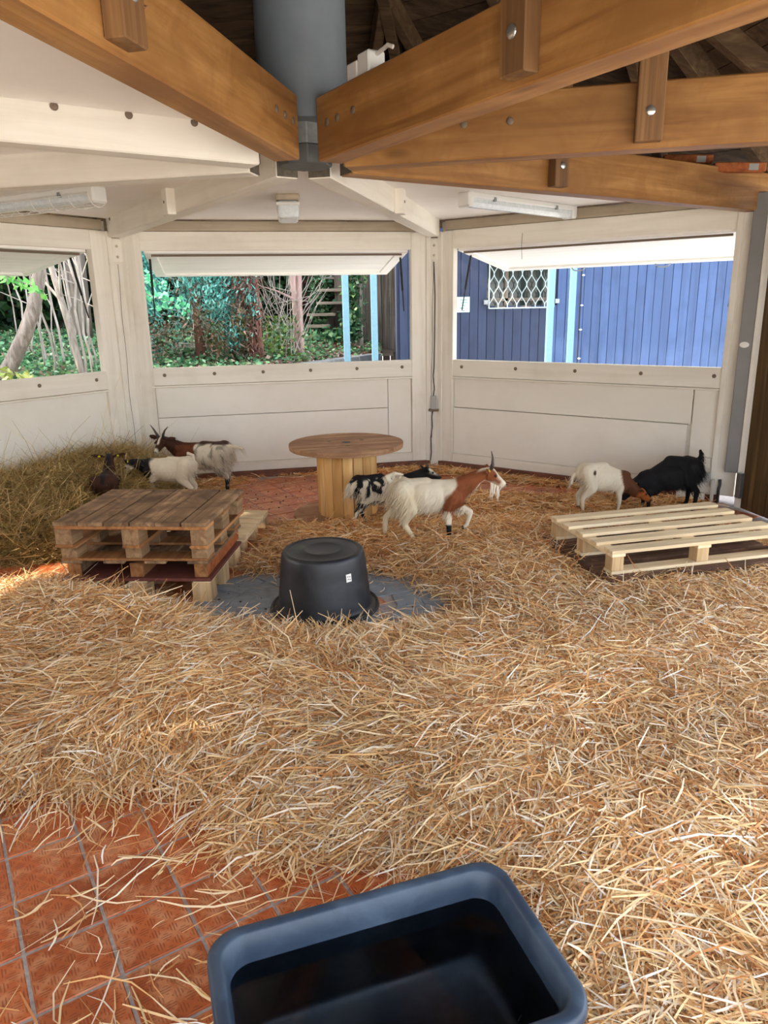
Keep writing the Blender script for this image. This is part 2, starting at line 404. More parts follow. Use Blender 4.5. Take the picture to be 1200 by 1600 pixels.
BARE = [pxpoly([(-60, 1285), (60, 1262), (170, 1250), (240, 1262), (330, 1305), (430, 1330), (540, 1345), (640, 1352), (735, 1372), (800, 1420), (830, 1700), (-300, 1700), (-300, 1300)]),
        pxpoly([(205, 935), (330, 905), (430, 900), (590, 905), (645, 915), (705, 940), (700, 965), (610, 980), (530, 990), (430, 984), (350, 975), (300, 952)]),
        pxpoly([(374, 800), (372, 756), (440, 747), (560, 742), (640, 742), (700, 745), (760, 752), (900, 768), (890, 775), (760, 770), (660, 768), (600, 790), (560, 815), (480, 820), (420, 812)]),
        pxpoly([(-80, 880), (0, 868), (60, 868), (125, 862), (125, 905), (60, 905), (0, 912), (-80, 925)]),
        pxpoly([(325, 905), (330, 800), (425, 793), (420, 835), (390, 862), (350, 905)]),
        pxpoly([(1080, 800), (1115, 792), (1160, 805), (1240, 812), (1240, 850), (1100, 815)])]
oct_in = [(HUB.x + (p - HUB).x * 0.985, HUB.y + (p - HUB).y * 0.985) for p in RING]
cells = []
for i in range(-32, 34):
    for j in range(-32, 34):
        c = TO + ta * (i + 0.5) + tb * (j + 0.5)
        if in_poly(np.array([[c.x, c.y]]), oct_in)[0]: cells.append(c)
CP = np.array([[c.x, c.y] for c in cells])
bare_d = np.max([sdist(CP, b) for b in BARE], axis=0)
camd = np.array([R3 @ (np.array([c.x, c.y, 0]) - [0, 0, CAM_H]) for c in cells])
cu = 600 + FPX * camd[:, 0] / camd[:, 2]; cv = 800 - FPX * camd[:, 1] / camd[:, 2]
vis = (camd[:, 2] > 0.2) & (cu > -90) & (cu < 1290) & (cv < 1690)
pad_d = np.hypot(CP[:, 0] - HUB.x, CP[:, 1] - HUB.y)
score = np.where(vis, 1.0 / np.maximum(camd[:, 2], 0.2) + np.where(bare_d > -0.18, 10, 0), -1)
score = np.where((pad_d < 0.70) & (pad_d > 0.3), -2, score)
order = np.argsort(-score)
tile_me = MB().box((0, 0, -0.003), (TS - 0.0095, TS - 0.0095, 0.012)).mesh('tile', M['tile'], bevel=0.0022)
rest = MB(); n_ind = 0
rz = Matrix.Rotation(TA, 4, 'Z'); TO3 = TO + (ta + tb) * 0.5
for idx in order:
    if score[idx] == -2: continue
    c = cells[idx]
    if score[idx] > 0 and n_ind < 292:
        t = link('tile', tile_me, fl, (c.x, c.y, rnd.uniform(-0.0012, 0.0012)), (rnd.uniform(-.003, .003), rnd.uniform(-.003, .003), TA)); n_ind += 1
    elif cv[idx] < 1900 or camd[idx, 2] < 0:
        q = rz.inverted() @ (c - TO3)
        rest.box((q.x, q.y, -0.003), (TS - 0.0095, TS - 0.0095, 0.012))
r_ = rest.build('tile_field', M['tile'], fl, loc=TO3, rot=(0, 0, TA)); r_['kind'] = 'stuff'

# round slab of grey paving under the hub, made of wedge slabs
pad = thing('paving_circle', 'grey round paved patch under the upturned black tub', 'paving', (HUB.x, HUB.y, 0))
for k in range(16):
    a0, a1 = 2 * math.pi * (k + 0.02) / 16, 2 * math.pi * (k + 0.98) / 16
    for r0, r1 in (((0.285 if k not in (0, 15) else 0.40), 0.545), (0.552, 0.76)):
        pts = [(r0 * math.cos(a0), r0 * math.sin(a0)), (r1 * math.cos(a0), r1 * math.sin(a0)),
               (r1 * math.cos((a0 + a1) / 2), r1 * math.sin((a0 + a1) / 2)), (r1 * math.cos(a1), r1 * math.sin(a1)), (r0 * math.cos(a1), r0 * math.sin(a1))]
        MB().prism(pts, -0.004, 0.006).build('slab', M['slab'], pad, bevel=0.002)

# ------------------------------------------------------------------ walls
def bolt(mb, x, y, z, r=0.018, t=0.008, n=14):
    """round-headed bolt facing -y in local coordinates"""
    b = len(mb.v)
    prof = [(r, 0), (r, t * 0.4), (r * 0.6, t), (0.0001, t)]
    for rr, d in prof:
        for k in range(n):
            a = 2 * math.pi * k / n; mb.v.append((x + rr * math.cos(a), y - d, z + rr * math.sin(a)))
    for i in range(3):
        for k in range(n):
            mb.f.append([b + i * n + k, b + i * n + (k + 1) % n, b + (i + 1) * n + (k + 1) % n, b + (i + 1) * n + k]); mb.m.append(mb.cur)
def wall(name, A, B, seams, s0=0.215, s1=0.24, window=True, nbolt=4, wname=None):
    """wall between two corners; local x runs along it, local y points outwards"""
    d = (B - A); W = d.length; ang = math.atan2(d.y, d.x)
    # local +y must point away from the hub: A->B runs clockwise round the plan, so the left-hand normal is outward
    root = link(name, MB().span((0.05, 0.055, 0.0), (W - 0.05, 0.075, 0.93)).span((0.05, 0.055, 2.12), (W - 0.05, 0.075, 2.36)).mesh(name, M['white']), None, A, (0, 0, ang))
    struct(root)
    MB().span((0.03, -0.03, 0.0), (W - 0.03, 0.07, 0.065)).build('kerb', M['kerb'], root, bevel=0.004)
    MB().span((s0 - 0.09, -0.012, 0.067), (W - s1 + 0.09, 0.05, 0.155)).build('bottom_rail', M['white'], root, bevel=0.003)
    MB().span((s0 - 0.02, -0.015, 0.925), (W - s1 + 0.02, 0.06, 1.085)).build('sill_rail', M['white'], root, bevel=0.004)
    MB().span((s0 - 0.02, -0.024, 0.905), (W - s1 + 0.02, 0.02, 0.922)).build('sill_bead', M['white'], root, bevel=0.003)
    MB().span((s0 - 0.1, -0.012, 2.115), (W - s1 + 0.1, 0.06, 2.275)).build('header_rail', M['white'], root, bevel=0.004)
    MB().span((0.1, 0.012, 2.28), (W - 0.1, 0.1, 2.365)).build('top_plate', M['plate'], root, bevel=0.003)
    # stiles: flat face board, a stepped moulding and an edge board on each side
    for sgn, x0, width in ((1, 0.0, s0), (-1, W, s1)):
        a = x0 + sgn * 0.085; b_ = x0 + sgn * width
        MB().span((min(a, b_), -0.02, 0.067), (max(a, b_), 0.06, 2.27)).build('stile', M['whitez'], root, bevel=0.004)
        e = x0 + sgn * 0.06
        MB().span((min(a, e) - 0.012, -0.034, 0.067), (max(a, e) + 0.012, 0.05, 2.27)).build('corner_batten', M['whitez'], root, bevel=0.004)
    if s1 < 0.1: MB().span((W - 0.055, -0.03, 0.067), (W + 0.09, 0.07, 2.3)).build('edge_board', M['whitez'], root, bevel=0.004)
    for (xa, xb, za, zb, proud) in seams:
        MB().span((xa + 0.0025, 0.014 - proud, za + 0.0025), (xb - 0.0025, 0.055, zb - 0.0025)).build('panel', M['panel'], root, bevel=0.0025)
    bb = MB()
    n = nbolt
    for k in range(n):
        x = s0 + 0.1 + (W - s0 - s1 - 0.2) * k / (n - 1)
        q = MB(); bolt(q, x, -0.015, 1.02, 0.016, 0.006)
        q.build('bolt', M['rust'], root)
    return root, W, ang
def octpanel(W, s0=0.215, s1=0.24): return [(s0, W - s1, 0.155, 0.905, 0)]
Wc = (P2 - P1).length; Wr = (P3 - P2).length; Wl = (P1 - P0).length
wall_left, _, AL = wall('wall_left', P0, P1, [(0.215, Wl - 0.24, 0.155, 0.905, 0)], s1=0.25, nbolt=5)
wall_back, _, AC = wall('wall_back', P1, P2, [(0.215, 2.44, 0.62, 0.905, 0), (0.215, 2.44, 0.155, 0.62, 0.002), (2.44, Wc - 0.24, 0.155, 0.905, 0)], nbolt=6)
wall_right, _, AR = wall('wall_right', P2, P3, [(0.215, 2.47, 0.62, 0.905, 0), (0.215, 2.45, 0.155, 0.618, 0.012), (2.475, Wr - 0.05, 0.19, 0.905, 0)], s1=0.05, nbolt=5)
wall_far_left, _, AFL = wall('wall_far_left', P7, P0, [(0.215, 2.6, 0.155, 0.905, 0)], nbolt=5)

wall_sun_block, _, _n = wall('wall_sun_block', P6, P7, [(0.215, 2.6, 0.155, 0.905, 0), (0.215, 2.6, 1.09, 2.11, 0)], nbolt=5)  # unseen wall, added with its bay closed to keep sun off the foreground

# corner posts, each a square timber turned to the hub
def corner_post(P, name='corner_post', label=None, h=2.215):
    ang = math.atan2(P.y - HUB.y, P.x - HUB.x)
    o = MB().span((-0.05, -0.062, 0.0), (0.13, 0.062, h)).build(name, M['whitez'], None, bevel=0.006, loc=P, rot=(0, 0, ang))
    struct(o)
    q = MB(); q.span((-0.054, -0.045, 2.02), (-0.048, 0.045, 2.2)).build('bracket_plate', M['whitez'], o, bevel=0.002)
    for z in (2.06, 2.15):
        b2 = MB(); b2.ell((-0.056, 0, z), (0.006, 0.012, 0.012), 10); b2.build('bolt', M['plate'], o)
    MB().span((-0.056, -0.03, 0.05), (-0.05, 0.03, 0.24)).build('foot_plate', M['whitez'], o, bevel=0.002)
    return o
for nm, P in (('P0', P0), ('P1', P1), ('P2', P2), ('P7', P7), ('P6', P6), ('P5', P5), ('P4', P4)): corner_post(P)
# dark drying cracks in the two visible posts
for P in (P1, P2):
    ang = math.atan2(P.y - HUB.y, P.x - HUB.x)
    pts = [(-0.0505, 0.016 + 0.010 * math.sin(z * 2.1) + 0.004 * math.sin(z * 9), z) for z in np.linspace(0.3, 2.0, 26)]
    MB().tube(pts, 0.0022, 4).build('crack', M['gap'], [o for o in bpy.data.objects if o.name.startswith('corner_post') and (o.location - P).length < 1e-4][0])

# right end: grey metal post, white post, brown plank door on the next wall
d34 = (P4 - P3); A34 = math.atan2(d34.y, d34.x)
gp = MB().span((-0.04, -0.055, 0.28), (0.055, 0.055, 2.34)).build('grey_post', M['greypost'], None, bevel=0.004, loc=onz(1128, 788) + Vector((0.03, -0.02, 0)), rot=(0, 0, AR + 0.1))
tag(gp, 'grey flat post covering the end of the right-hand wall, oval sticker halfway up', 'post')
q = MB(); q.ell((0.0, -0.0565, 1.27), (0.034, 0.0025, 0.022), 18); q.build('sticker', M['sticker'], gp)
wp = MB().span((0.06, -0.06, 0.0), (0.27, 0.07, 2.215)).build('trim_1', M['whitez'], None, bevel=0.005, loc=onz(1128, 788) + Vector((0.03, -0.02, 0)), rot=(0, 0, AR + 0.02))
struct(wp)
door = thing('door_1', None, None, P3 + Vector((0.02, 0, 0)), A34); struct(door)
xx = 0.24
for k in range(9):
    wd = 0.13 + 0.02 * rnd.random()
    MB().span((xx, -0.03 + 0.006 * rnd.random(), 0.02), (xx + wd - 0.008, 0.02, 2.3)).build('plank', M['brownplank'], door, bevel=0.004)
    xx += wd
MB().span((0.24, 0.02, 0.1), (xx, 0.05, 0.24)).span((0.24, 0.02, 1.9), (xx, 0.05, 2.05)).build('ledge', M['brownplank'], door, bevel=0.004)
MB().span((0.2, -0.06, 0.1), (0.255, -0.026, 0.3)).build('hinge', M['steel'], door, bevel=0.003)

# window shutters: hinged along the header, propped open
def shutter(A, B, s0, s1, drop, label, group='white top-hung shutters propped open', y0=0.035, L=1.0, handles=(0.42, 0.72)):
    d = (B - A); W = d.length; ang = math.atan2(d.y, d.x)
    t = thing('window_shutter', label, 'shutter', tuple(A + Vector((0, 0, 0))), ang, group)
    a = math.asin(drop / L); SH = M['shutterpaint']
    Mx = T(0, y0, 2.122) @ rotX(-a)
    x0, x1 = s0 + 0.02, W - s1 - 0.02
    th = 0.03
    mb = MB(); n = 7; pw = (L - 0.2) / n
    for k in range(n):
        bx = MB(); bx.box(((x0 + x1) / 2, 0.1 + pw * (k + 0.5), -0.012), (x1 - x0 - 0.2, pw - 0.004, 0.012), Mx); bx.build('board', SH, t, bevel=0.001)
    for cx, cy, sx, sy, nm in (((x0 + x1) / 2, 0.05, x1 - x0, 0.1, 'rail'), ((x0 + x1) / 2, L - 0.05, x1 - x0, 0.1, 'rail'), (x0 + 0.05, L / 2, 0.1, L - 0.2, 'edge_stile'), (x1 - 0.05, L / 2, 0.1, L - 0.2, 'edge_stile')):
        MB().box((cx, cy, -th / 2), (sx, sy, th), Mx).build(nm, SH, t, bevel=0.003)
    MB().box(((x0 + x1) / 2, 0.012, -0.045), (x1 - x0 - 0.12, 0.012, 0.018), Mx).build('hinge_strip', M['rust'], t)
    MB().box(((x0 + x1) / 2, L - 0.11, -0.036), (x1 - x0 - 0.2, 0.014, 0.012), Mx).build('bead', SH, t)
    for h in handles:
        hx = x0 + (x1 - x0) * h; hp = [Mx @ Vector((hx + 0.07 * q, L - 0.02, -0.03 - 0.03 * (1 - q ** 4))) for q in np.linspace(-1, 1, 9)]
        MB().tube(hp, 0.006, 8).build('handle', M['steel'], t)
    for sx in (x0 + 0.03, x1 - 0.03):
        p0 = Mx @ Vector((sx, 0.2, -0.035)); p1 = Vector((sx + (0.012 if sx < 1 else -0.012), 0.045, 1.55)); mid = p0.lerp(p1, 0.62)
        g = MB(); g.tube([p0, mid], 0.011, 8); g.tube([mid, p1], 0.006, 8); g.build('gas_strut', M['black'], t)
    return t
shutter(P1, P2, 0.215, 0.24, 0.16, 'white top-hung shutter propped open over the middle window')
shutter(P2, P3, 0.215, 0.05, 0.16, 'white top-hung shutter open over the right window, before the blue planks', handles=(0.33, 0.66))
shutter(P0, P1, 0.215, 0.25, 0.16, 'white top-hung shutter open over the left window, by the bare saplings')
shutter(P7, P0, 0.215, 0.24, 0.16, 'white top-hung shutter on the wall left of the picture', handles=())

# ------------------------------------------------------------------ ceiling over the white bays
for k, (A, B) in enumerate(((P6, P7), (P7, P0), (P0, P1), (P1, P2), (P2, P3))):
    ins = lambda p, f: (HUB.x + (p.x - HUB.x) * f, HUB.y + (p.y - HUB.y) * f)
    poly = [ins(A, 0.06), ins(A, 0.985), ins(B, 0.985), ins(B, 0.06)]
    o = MB().prism(poly[::-1], Z_CEIL, Z_CEIL + 0.02).build('ceiling', M['ceil']); struct(o)

# ------------------------------------------------------------------ tie beams, hub, flue
def beam_frame(key, r0, r1, mat, name, label, group, post_r, post_side, bolts_r, post_lab=None, post_w=0.11):
    a = math.radians(ANG[key]); t = thing(name, label, 'beam', (HUB.x, HUB.y, Z_BEAM0), a, group)
    h = Z_BEAM1 - Z_BEAM0; hw = 0.06
    body = MB().span((r0, -hw, 0), (r1, hw, h)).build('timber', mat, t, bevel=0.006)
    MB().span((r0 - 0.004, -hw + .004, 0.004), (r0 - 0.0005, hw - .004, h - .004)).build('end_grain', M['endgrain'], t)
    wm = M['strut'] if mat is M['beam'] else M['whitez']
    zt = min(2.56 + (3.72 - post_r) * 0.55 - Z_BEAM0, 2.0) if mat is M['beam'] else 0.16
    ys = post_side * (hw + 0.03)
    MB().span((post_r - post_w / 2, ys - 0.03, 0.02 if mat is M['beam'] else -0.01), (post_r + post_w / 2, ys + 0.03, zt)).build('hanging_post', wm, t, bevel=0.004)
    if mat is M['beam']:
        q = MB(); q.ell((post_r, post_side * (hw + 0.062), 0.13), (0.02, 0.007, 0.02), 14); q.build('bolt', M['bolt'], t)
    else:
        q = MB(); q.ell((post_r, post_side * (hw + 0.062), 0.07), (0.01, 0.004, 0.01), 10); q.build('bolt', M['rust'], t)
    for r in bolts_r:
        q = MB(); q.ell((r, post_side * (hw + 0.002), h * 0.55), (0.016, 0.006, 0.016), 12)
        q.build('bolt', M['rust'], t)
    return t
beam_frame('P5', 0.235, 4.1, M['beam'], 'tie_beam', 'long brown timber beam crossing the top right, nearest of the right-hand three', 'brown tie beams of the roof', 1.55, -1, (0.33, 0.42, 0.55))
beam_frame('P4', 0.2, 4.1, M['beam'], 'tie_beam', 'brown timber beam, middle of the three running off to the right', 'brown tie beams of the roof', 1.52, -1, (0.75, 0.95))
beam_frame('P3', 0.22, 3.82, M['beam'], 'tie_beam', 'lowest brown timber beam, ending above the grey post on the right', 'brown tie beams of the roof', 1.57, -1, ())
beam_frame('P6', 0.27, 4.1, M['beam'], 'tie_beam', 'brown timber beam running from the hub to the upper left corner', 'brown tie beams of the roof', 1.7, 1, (0.34, 0.44, 0.54))
beam_frame('P2', 0.2, 3.64, M['white'], 'tie_beam', 'white beam running to the corner between the middle and right windows', 'white tie beams under the ceiling', 1.72, -1, ())
beam_frame('P1', 0.2, 3.64, M['white'], 'tie_beam', 'white beam running to the corner between the left and middle windows', 'white tie beams under the ceiling', 1.8, 1, (0.5, 3.5))
beam_frame('P0', 0.26, 3.68, M['white'], 'tie_beam', 'lower of two white beams leaving the frame on the left', 'white tie beams under the ceiling', 1.95, 1, ())
beam_frame('P7', 0.26, 3.68, M['white'], 'tie_beam', 'upper of two white beams leaving the frame on the left, two ringed bolts', 'white tie beams under the ceiling', 2.3, 1, (0.55, 0.82, 1.1))
hub = thing('beam_hub', 'grey steel hub where all the beams meet under the flue', 'hub', (HUB.x, HUB.y, 2.2))
MB().prism([(0.115 * math.cos(math.radians(k * 45 + 10)), 0.115 * math.sin(math.radians(k * 45 + 10))) for k in range(8)], 0.12, 0.23).build('plate_ring', M['hub'], hub, bevel=0.004)
MB().prism([(0.125 * math.cos(math.radians(k * 45 + 10)), 0.125 * math.sin(math.radians(k * 45 + 10))) for k in range(8)], 0.04, 0.12).build('lower_ring', M['hubdark'], hub, bevel=0.004)
fm = MB().lathe([(0.205, 0.0), (0.205, 1.2), (0.209, 1.2), (0.209, 1.215), (0.205, 1.215), (0.205, 2.6)], 56).build('flue', M['flue'], None, smooth=False, loc=(HUB.x, HUB.y, 2.41))
fm.data.polygons.foreach_set('use_smooth', [len(p.vertices) == 4 for p in fm.data.polygons])
tag(fm, 'wide grey cylindrical flue pipe rising from the hub into the roof', 'pipe')
# white junction box on the nearest right-hand beam
jb = thing('junction_box', 'small white junction boxes on top of the brown beam beside the flue', 'junction box', tuple(octp(302.4, 0.52).to_2d()) + (Z_BEAM1,), math.radians(-57.6))
MB().span((-0.05, -0.04, 0), (0.03, 0.04, 0.07)).build('box', M['lampwhite'], jb, bevel=0.006)
MB().span((0.035, -0.04, 0), (0.12, 0.04, 0.085)).build('box', M['lampwhite'], jb, bevel=0.006)
MB().tube([(0.12, 0, 0.07), (0.2, 0, 0.08), (0.22, 0.01, 0.07)], 0.008, 8).build('cable_stub', M['cablew'], jb)
q = MB(); a_ = math.radians(ANG['P6']); o_ = Vector((HUB.x + 1.7 * math.cos(a_), HUB.y + 1.7 * math.sin(a_), Z_BEAM0)); d_ = Vector((math.cos(a_), math.sin(a_), 0)); n_ = Vector((-d_.y, d_.x, 0))
q.tube([o_ + d_ * x + n_ * y + Vector((0, 0, z)) for x, y, z in ((-.065, .09, .6), (-.064, .095, .32), (-.066, .09, .2), (-.07, .075, .14), (-.06, .125, .12), (-.07, .08, .1), (-.075, .07, .03))], .004, 6)
q.tube([o_ + d_ * x + n_ * y + Vector((0, 0, z)) for x, y, z in ((-.066, .09, .14), (-.09, .075, .12), (-.075, .07, .17), (-.066, .1, .15))], .004, 6)
tag(q.build('rope', plain('hemp_rope', s8(150, 104, 66), .9)), 'thin brown rope tied at the post of the upper left beam', 'rope')
# ------------------------------------------------------------------ roof
roof = MB()
zr = lambda r: 2.56 + (3.72 - r) * 0.55
apex = [(HUB.x + 4.3 * math.cos(math.radians(a)), HUB.y + 4.3 * math.sin(math.radians(a)), zr(4.3) + 0.16) for a in [32.6 + 45 * k for k in range(8)]]
roof.add(apex + [(HUB.x, HUB.y, zr(0) + 0.16)], [[k, (k + 1) % 8, 8] for k in range(8)])
roof.add([(x, y, z + 0.03) for x, y, z in apex] + [(HUB.x, HUB.y, zr(0) + 0.19)], [[k, (k + 1) % 8, 8] for k in range(8)])
roof = roof.build('roof', M['roofcover']); struct(roof)  # unseen outer skin, added so no light leaks between the boards
for k in range(8):
    am = 32.6 + 45 * k + 22.5; ca = math.cos(math.radians(22.5))
    # boards of this bay run parallel to the eave, on the underside of the covering
    sl = math.atan(0.55 / ca); tz = 0
    rr = 0.3; nb = 0
    while rr < 4.25 * ca:
        wdt = 0.15; hl = (rr + 0.03) * math.tan(math.radians(22.5)) - 0.0
        z = zr(rr / ca) + 0.125
        Mx = T(HUB.x, HUB.y, 0) @ rotZ(math.radians(am)) @ T(rr, 0, z) @ rotY(sl)
        MB().box((0, 0, 0), (wdt - 0.006, 2 * hl, 0.02), Mx).build('roof_board', M['sheath'], roof)
        rr += wdt * math.cos(sl); nb += 1
for k in range(8):
    a = math.radians(32.6 + 45 * k); sl = math.atan(0.55)
    L = 4.1 / math.cos(sl)
    Mx = T(HUB.x, HUB.y, 0) @ rotZ(a) @ T(0.24, 0, zr(0.24)) @ rotY(sl)
    MB().box((L / 2 - 0.1, 0, 0.02), (L, 0.08, 0.15), Mx).build('hip_rafter', M['rafter'], roof, bevel=0.004)
    am = a + math.radians(22.5); ca = math.cos(math.radians(22.5))
    for off, r0 in ((-0.72, 1.75), (0.0, 0.3), (0.72, 1.75)):
        slb = math.atan(0.55 / ca)
        Lj = (3.95 - r0) / math.cos(slb)
        Mx = T(HUB.x, HUB.y, 0) @ rotZ(am) @ T(r0, off, zr(r0 / ca)) @ rotY(slb)
        MB().box((Lj / 2, 0, 0.03), (Lj, 0.07, 0.13), Mx).build('rafter', M['rafter'], roof, bevel=0.004)

# wedges of orange timber packing seen above the lowest brown beam
for i, (px, py) in enumerate(((992, 247), (1106, 250), (1188, 262))):
    p = ony(px, py, 5.75 - 0.2 * i)
    o = MB().span((-0.3, -0.035, -0.03), (0.03, 0.035, 0.03)).build('eave_block', M['orangeplank'], None, bevel=0.006, loc=p, rot=(0, 0.05, -0.2))
    tag(o, ('short orange timber block behind the lowest brown beam, left of three', 'orange timber block above the lowest brown beam, middle of three', 'orange timber block above the lowest brown beam, nearest the grey post')[i], 'block', 'orange timber blocks at the eave')
    MB().span((-0.08, -0.0365, -0.02), (-0.02, -0.034, 0.02)).build('grey_patch', M['sockgrey'], o)

# ------------------------------------------------------------------ lamps
lamp = thing('bulkhead_lamp', 'white bulkhead lamp on the ceiling above the middle window', 'lamp', tuple(onz(449, 308, Z_CEIL)), math.radians(97))
zc = lamp.location.z; lamp.location.z = Z_CEIL
MB().span((-0.19, -0.085, -0.04), (0.19, 0.085, -0.001)).build('base', M['plate'], lamp, bevel=0.01)
MB().span((-0.175, -0.075, -0.16), (0.175, 0.075, -0.041)).build('diffuser', M['lampglass'], lamp, bevel=0.025, segs=3)
MB().span((-0.185, -0.082, -0.075), (0.185, 0.082, -0.055)).build('rim', M['lampwhite'], lamp, bevel=0.003)
def tube_lamp(pa, pb, label, guard):
    a = Vector(pa); b = Vector(pb); d = b - a; L = d.length
    t = thing('tube_lamp', label, 'lamp', tuple((a + b) / 2), math.atan2(d.y, d.x), 'long tube lamps under the ceiling')
    MB().span((-L / 2, -0.055, -0.04), (L / 2, 0.055, 0.0)).build('base', M['lampwhite'], t, bevel=0.008)
    MB().tube([(-L / 2 + 0.03, 0, -0.055), (L / 2 - 0.03, 0, -0.055)], 0.045, 14).build('diffuser', M['lampglass'], t)
    for s in (-1, 1): MB().span((s * L / 2 - 0.03, -0.06, -0.1), (s * L / 2 + 0.03, 0.06, 0.002)).build('end_cap', M['lampwhite'], t, bevel=0.012)
    for q in (-0.3, 0.3): MB().span((q * L - 0.012, -0.062, -0.05), (q * L + 0.012, 0.062, -0.02)).build('clip', M['steel'], t, bevel=0.002)
    if guard:
        g = MB()
        for k in range(5):
            aa = math.pi * k / 4; g.tube([(-L / 2, 0.075 * math.cos(aa), -0.05 - 0.075 * math.sin(aa)), (L / 2, 0.075 * math.cos(aa), -0.05 - 0.075 * math.sin(aa))], 0.003, 5)
        for q in np.linspace(-0.5, 0.5, 9):
            g.tube([(q * L, 0.075 * math.cos(aa), -0.05 - 0.075 * math.sin(aa)) for aa in np.linspace(0, math.pi, 9)], 0.003, 5)
        g.build('wire_guard', M['lampwhite'], t)
    return t
tube_lamp(onz(728, 300, Z_CEIL), onz(890, 322, Z_CEIL), 'long white tube lamp under the ceiling by the right window', False)
tube_lamp(onz(150, 291, Z_CEIL), onz(-70, 318, Z_CEIL), 'long caged tube lamp under the ceiling at the left edge', True)

# ------------------------------------------------------------------ pallets
def pallet(name, label, loc, rotz, L, W, n, bw, mats, zs=(0.022, 0.08, 0.02, 0.022), flip=False, group='wooden pallets', perim=False, bskew=0.0, blk=(0.13, 0.1)):
    """deck boards run along local x, bearers along local y, origin at the front-left corner"""
    deck, bear, blkm, bot = mats
    t = thing(name, label, 'pallet', loc, rotz, group)
    H = sum(zs); F = (lambda z: H - z) if flip else (lambda z: z)
    def sp(nm, a, b, m, bev=0.002):
        z0, z1 = F(a[2]), F(b[2]); j = (lambda: rnd.uniform(-0.003, 0.003))
        MB().span((a[0] + j(), a[1] + j(), min(z0, z1)), (b[0] + j(), b[1] + j(), max(z0, z1))).build(nm, m, t, bevel=bev)
    z1, z2, z3 = zs[0], zs[0] + zs[1], zs[0] + zs[1] + zs[2]
    bl, bwid = blk
    ys = (0, W / 2 - bwid / 2, W - bwid); xs = (0, L / 2 - bl / 2, L - bl)
    if zs[0] > 0:
        for y in ys: sp('bottom_board', (0, y, 0), (L, y + bwid, z1), bot)
        if perim:
            for x in (xs[0], xs[2]): sp('bottom_board', (x, bwid, 0), (x + bl, W - bwid, z1), bot)
    for y in ys:
        for x in xs: sp('block', (x + 0.004, y + 0.004, z1), (x + bl - 0.004, y + bwid - 0.004, z2), blkm)
    if zs[2] > 0:
        for x in xs: sp('bearer_board', (x, 0, z2), (x + bl, W, z3), bear)
    if n:
        gap = (W - n * bw) / max(n - 1, 1)
        for k in range(n):
            y = k * (bw + gap); sp('deck_board', (-0.004, y, z3), (L + 0.004, y + bw, H), deck)
    return t
old = (M['oldwood'], M['oldedge'], M['block'], M['oldedge'])
# top of the left-hand stack: deck boards run away from the camera, so the pallet is turned a quarter
aA = math.radians(-5); FR = Vector((-0.955, 3.74, 0))
def stackloc(w, z, dx=0, dy=0):   # origin for a quarter-turned pallet whose front-right corner is FR
    return Vector((FR.x + dx, FR.y + dy, z))
pallet('pallet', 'weathered pallet with a closed board deck, topmost of the stack behind the black tub', stackloc(0, 0.352), aA + math.pi / 2, 0.74, 0.86, 6, 0.138, old, zs=(0.018, 0.088, 0.02, 0.022))
pallet('pallet', 'slatted weathered pallet lying upside down, second from the top of the left stack', stackloc(0, 0.246, -0.02, 0.06) , aA + math.pi / 2 + 0.02, 0.70, 0.84, 4, 0.12, old, zs=(0.014, 0.06, 0.014, 0.016), flip=True)
# third: three full-length timbers on edge
t = thing('pallet', 'pallet of timbers set on edge, third down in the left stack, orange right side', 'pallet', stackloc(0, 0.146, -0.045, 0.13), aA + math.pi / 2 + 0.03, 'wooden pallets')
for y, m in ((0.0, M['orangeplank']), (0.37, M['oldedge']), (0.76, M['oldwood'])):
    MB().span((0, y, 0), (0.7, y + 0.045, 0.085)).build('side_timber', m, t, bevel=0.003)
for k in range(5): MB().span((0.02 + k * 0.145, 0, 0.085), (0.10 + k * 0.145, 0.8, 0.1)).build('deck_board', M['oldwood'], t, bevel=0.002)
for y in (0.0, 0.37, 0.73): MB().span((-0.012, y, 0), (-0.0, y + 0.075, 0.084)).build('end_block', M['oldedge'], t, bevel=0.002)
# bottom: pale blocks under a red-brown sheet
t = thing('pallet', 'bottom pallet of the left stack, pale blocks under a red-brown sheet', 'pallet', stackloc(0, 0.0, -0.03, 0.10), aA + math.pi / 2 + 0.02, 'wooden pallets')
for y in (0.0, 0.37, 0.74):
    for x in (0.0, 0.27, 0.55): MB().span((x, y, 0), (x + 0.11, y + 0.11, 0.118)).build('block', M['paleblock'], t, bevel=0.003)
MB().span((-0.006, -0.006, 0.128), (0.68, 0.86, 0.145)).build('sheet', M['ply'], t, bevel=0.002)
for y in (0.0, 0.37, 0.74): MB().span((0, y, 0.1185), (0.66, y + 0.1, 0.1275)).build('bearer_board', M['pale'], t, bevel=0.001)
# small pale pallet on the floor behind the stack
pallet('pallet', 'small pale slatted pallet on the floor behind the left stack', Vector((-1.72, 4.74, 0.0)), math.radians(-5), 0.78, 0.68, 6, 0.075, (M['pale'], M['pale'], M['paleblock'], M['pale']), zs=(0.0, 0.085, 0.016, 0.018), blk=(0.09, 0.09))
# right-hand pair
pallet('pallet', 'dark brown pallet lying in the straw under the pale slatted one', Vector((1.235, 3.70, 0.0)), math.radians(15.5), 1.22, 0.86, 7, 0.10, (M['darkpal'], M['darkpal'], M['darkpal'], M['darkpal']), zs=(0.02, 0.078, 0.022, 0.022))
pallet('pallet', 'pale new slatted pallet on top of the dark one at the right', Vector((1.252, 3.782, 0.1425)), math.radians(13.6), 1.17, 0.74, 5, 0.088, (M['pale'], M['pale'], M['paleblock'], M['pale']), zs=(0.018, 0.082, 0.018, 0.02), blk=(0.085, 0.085))

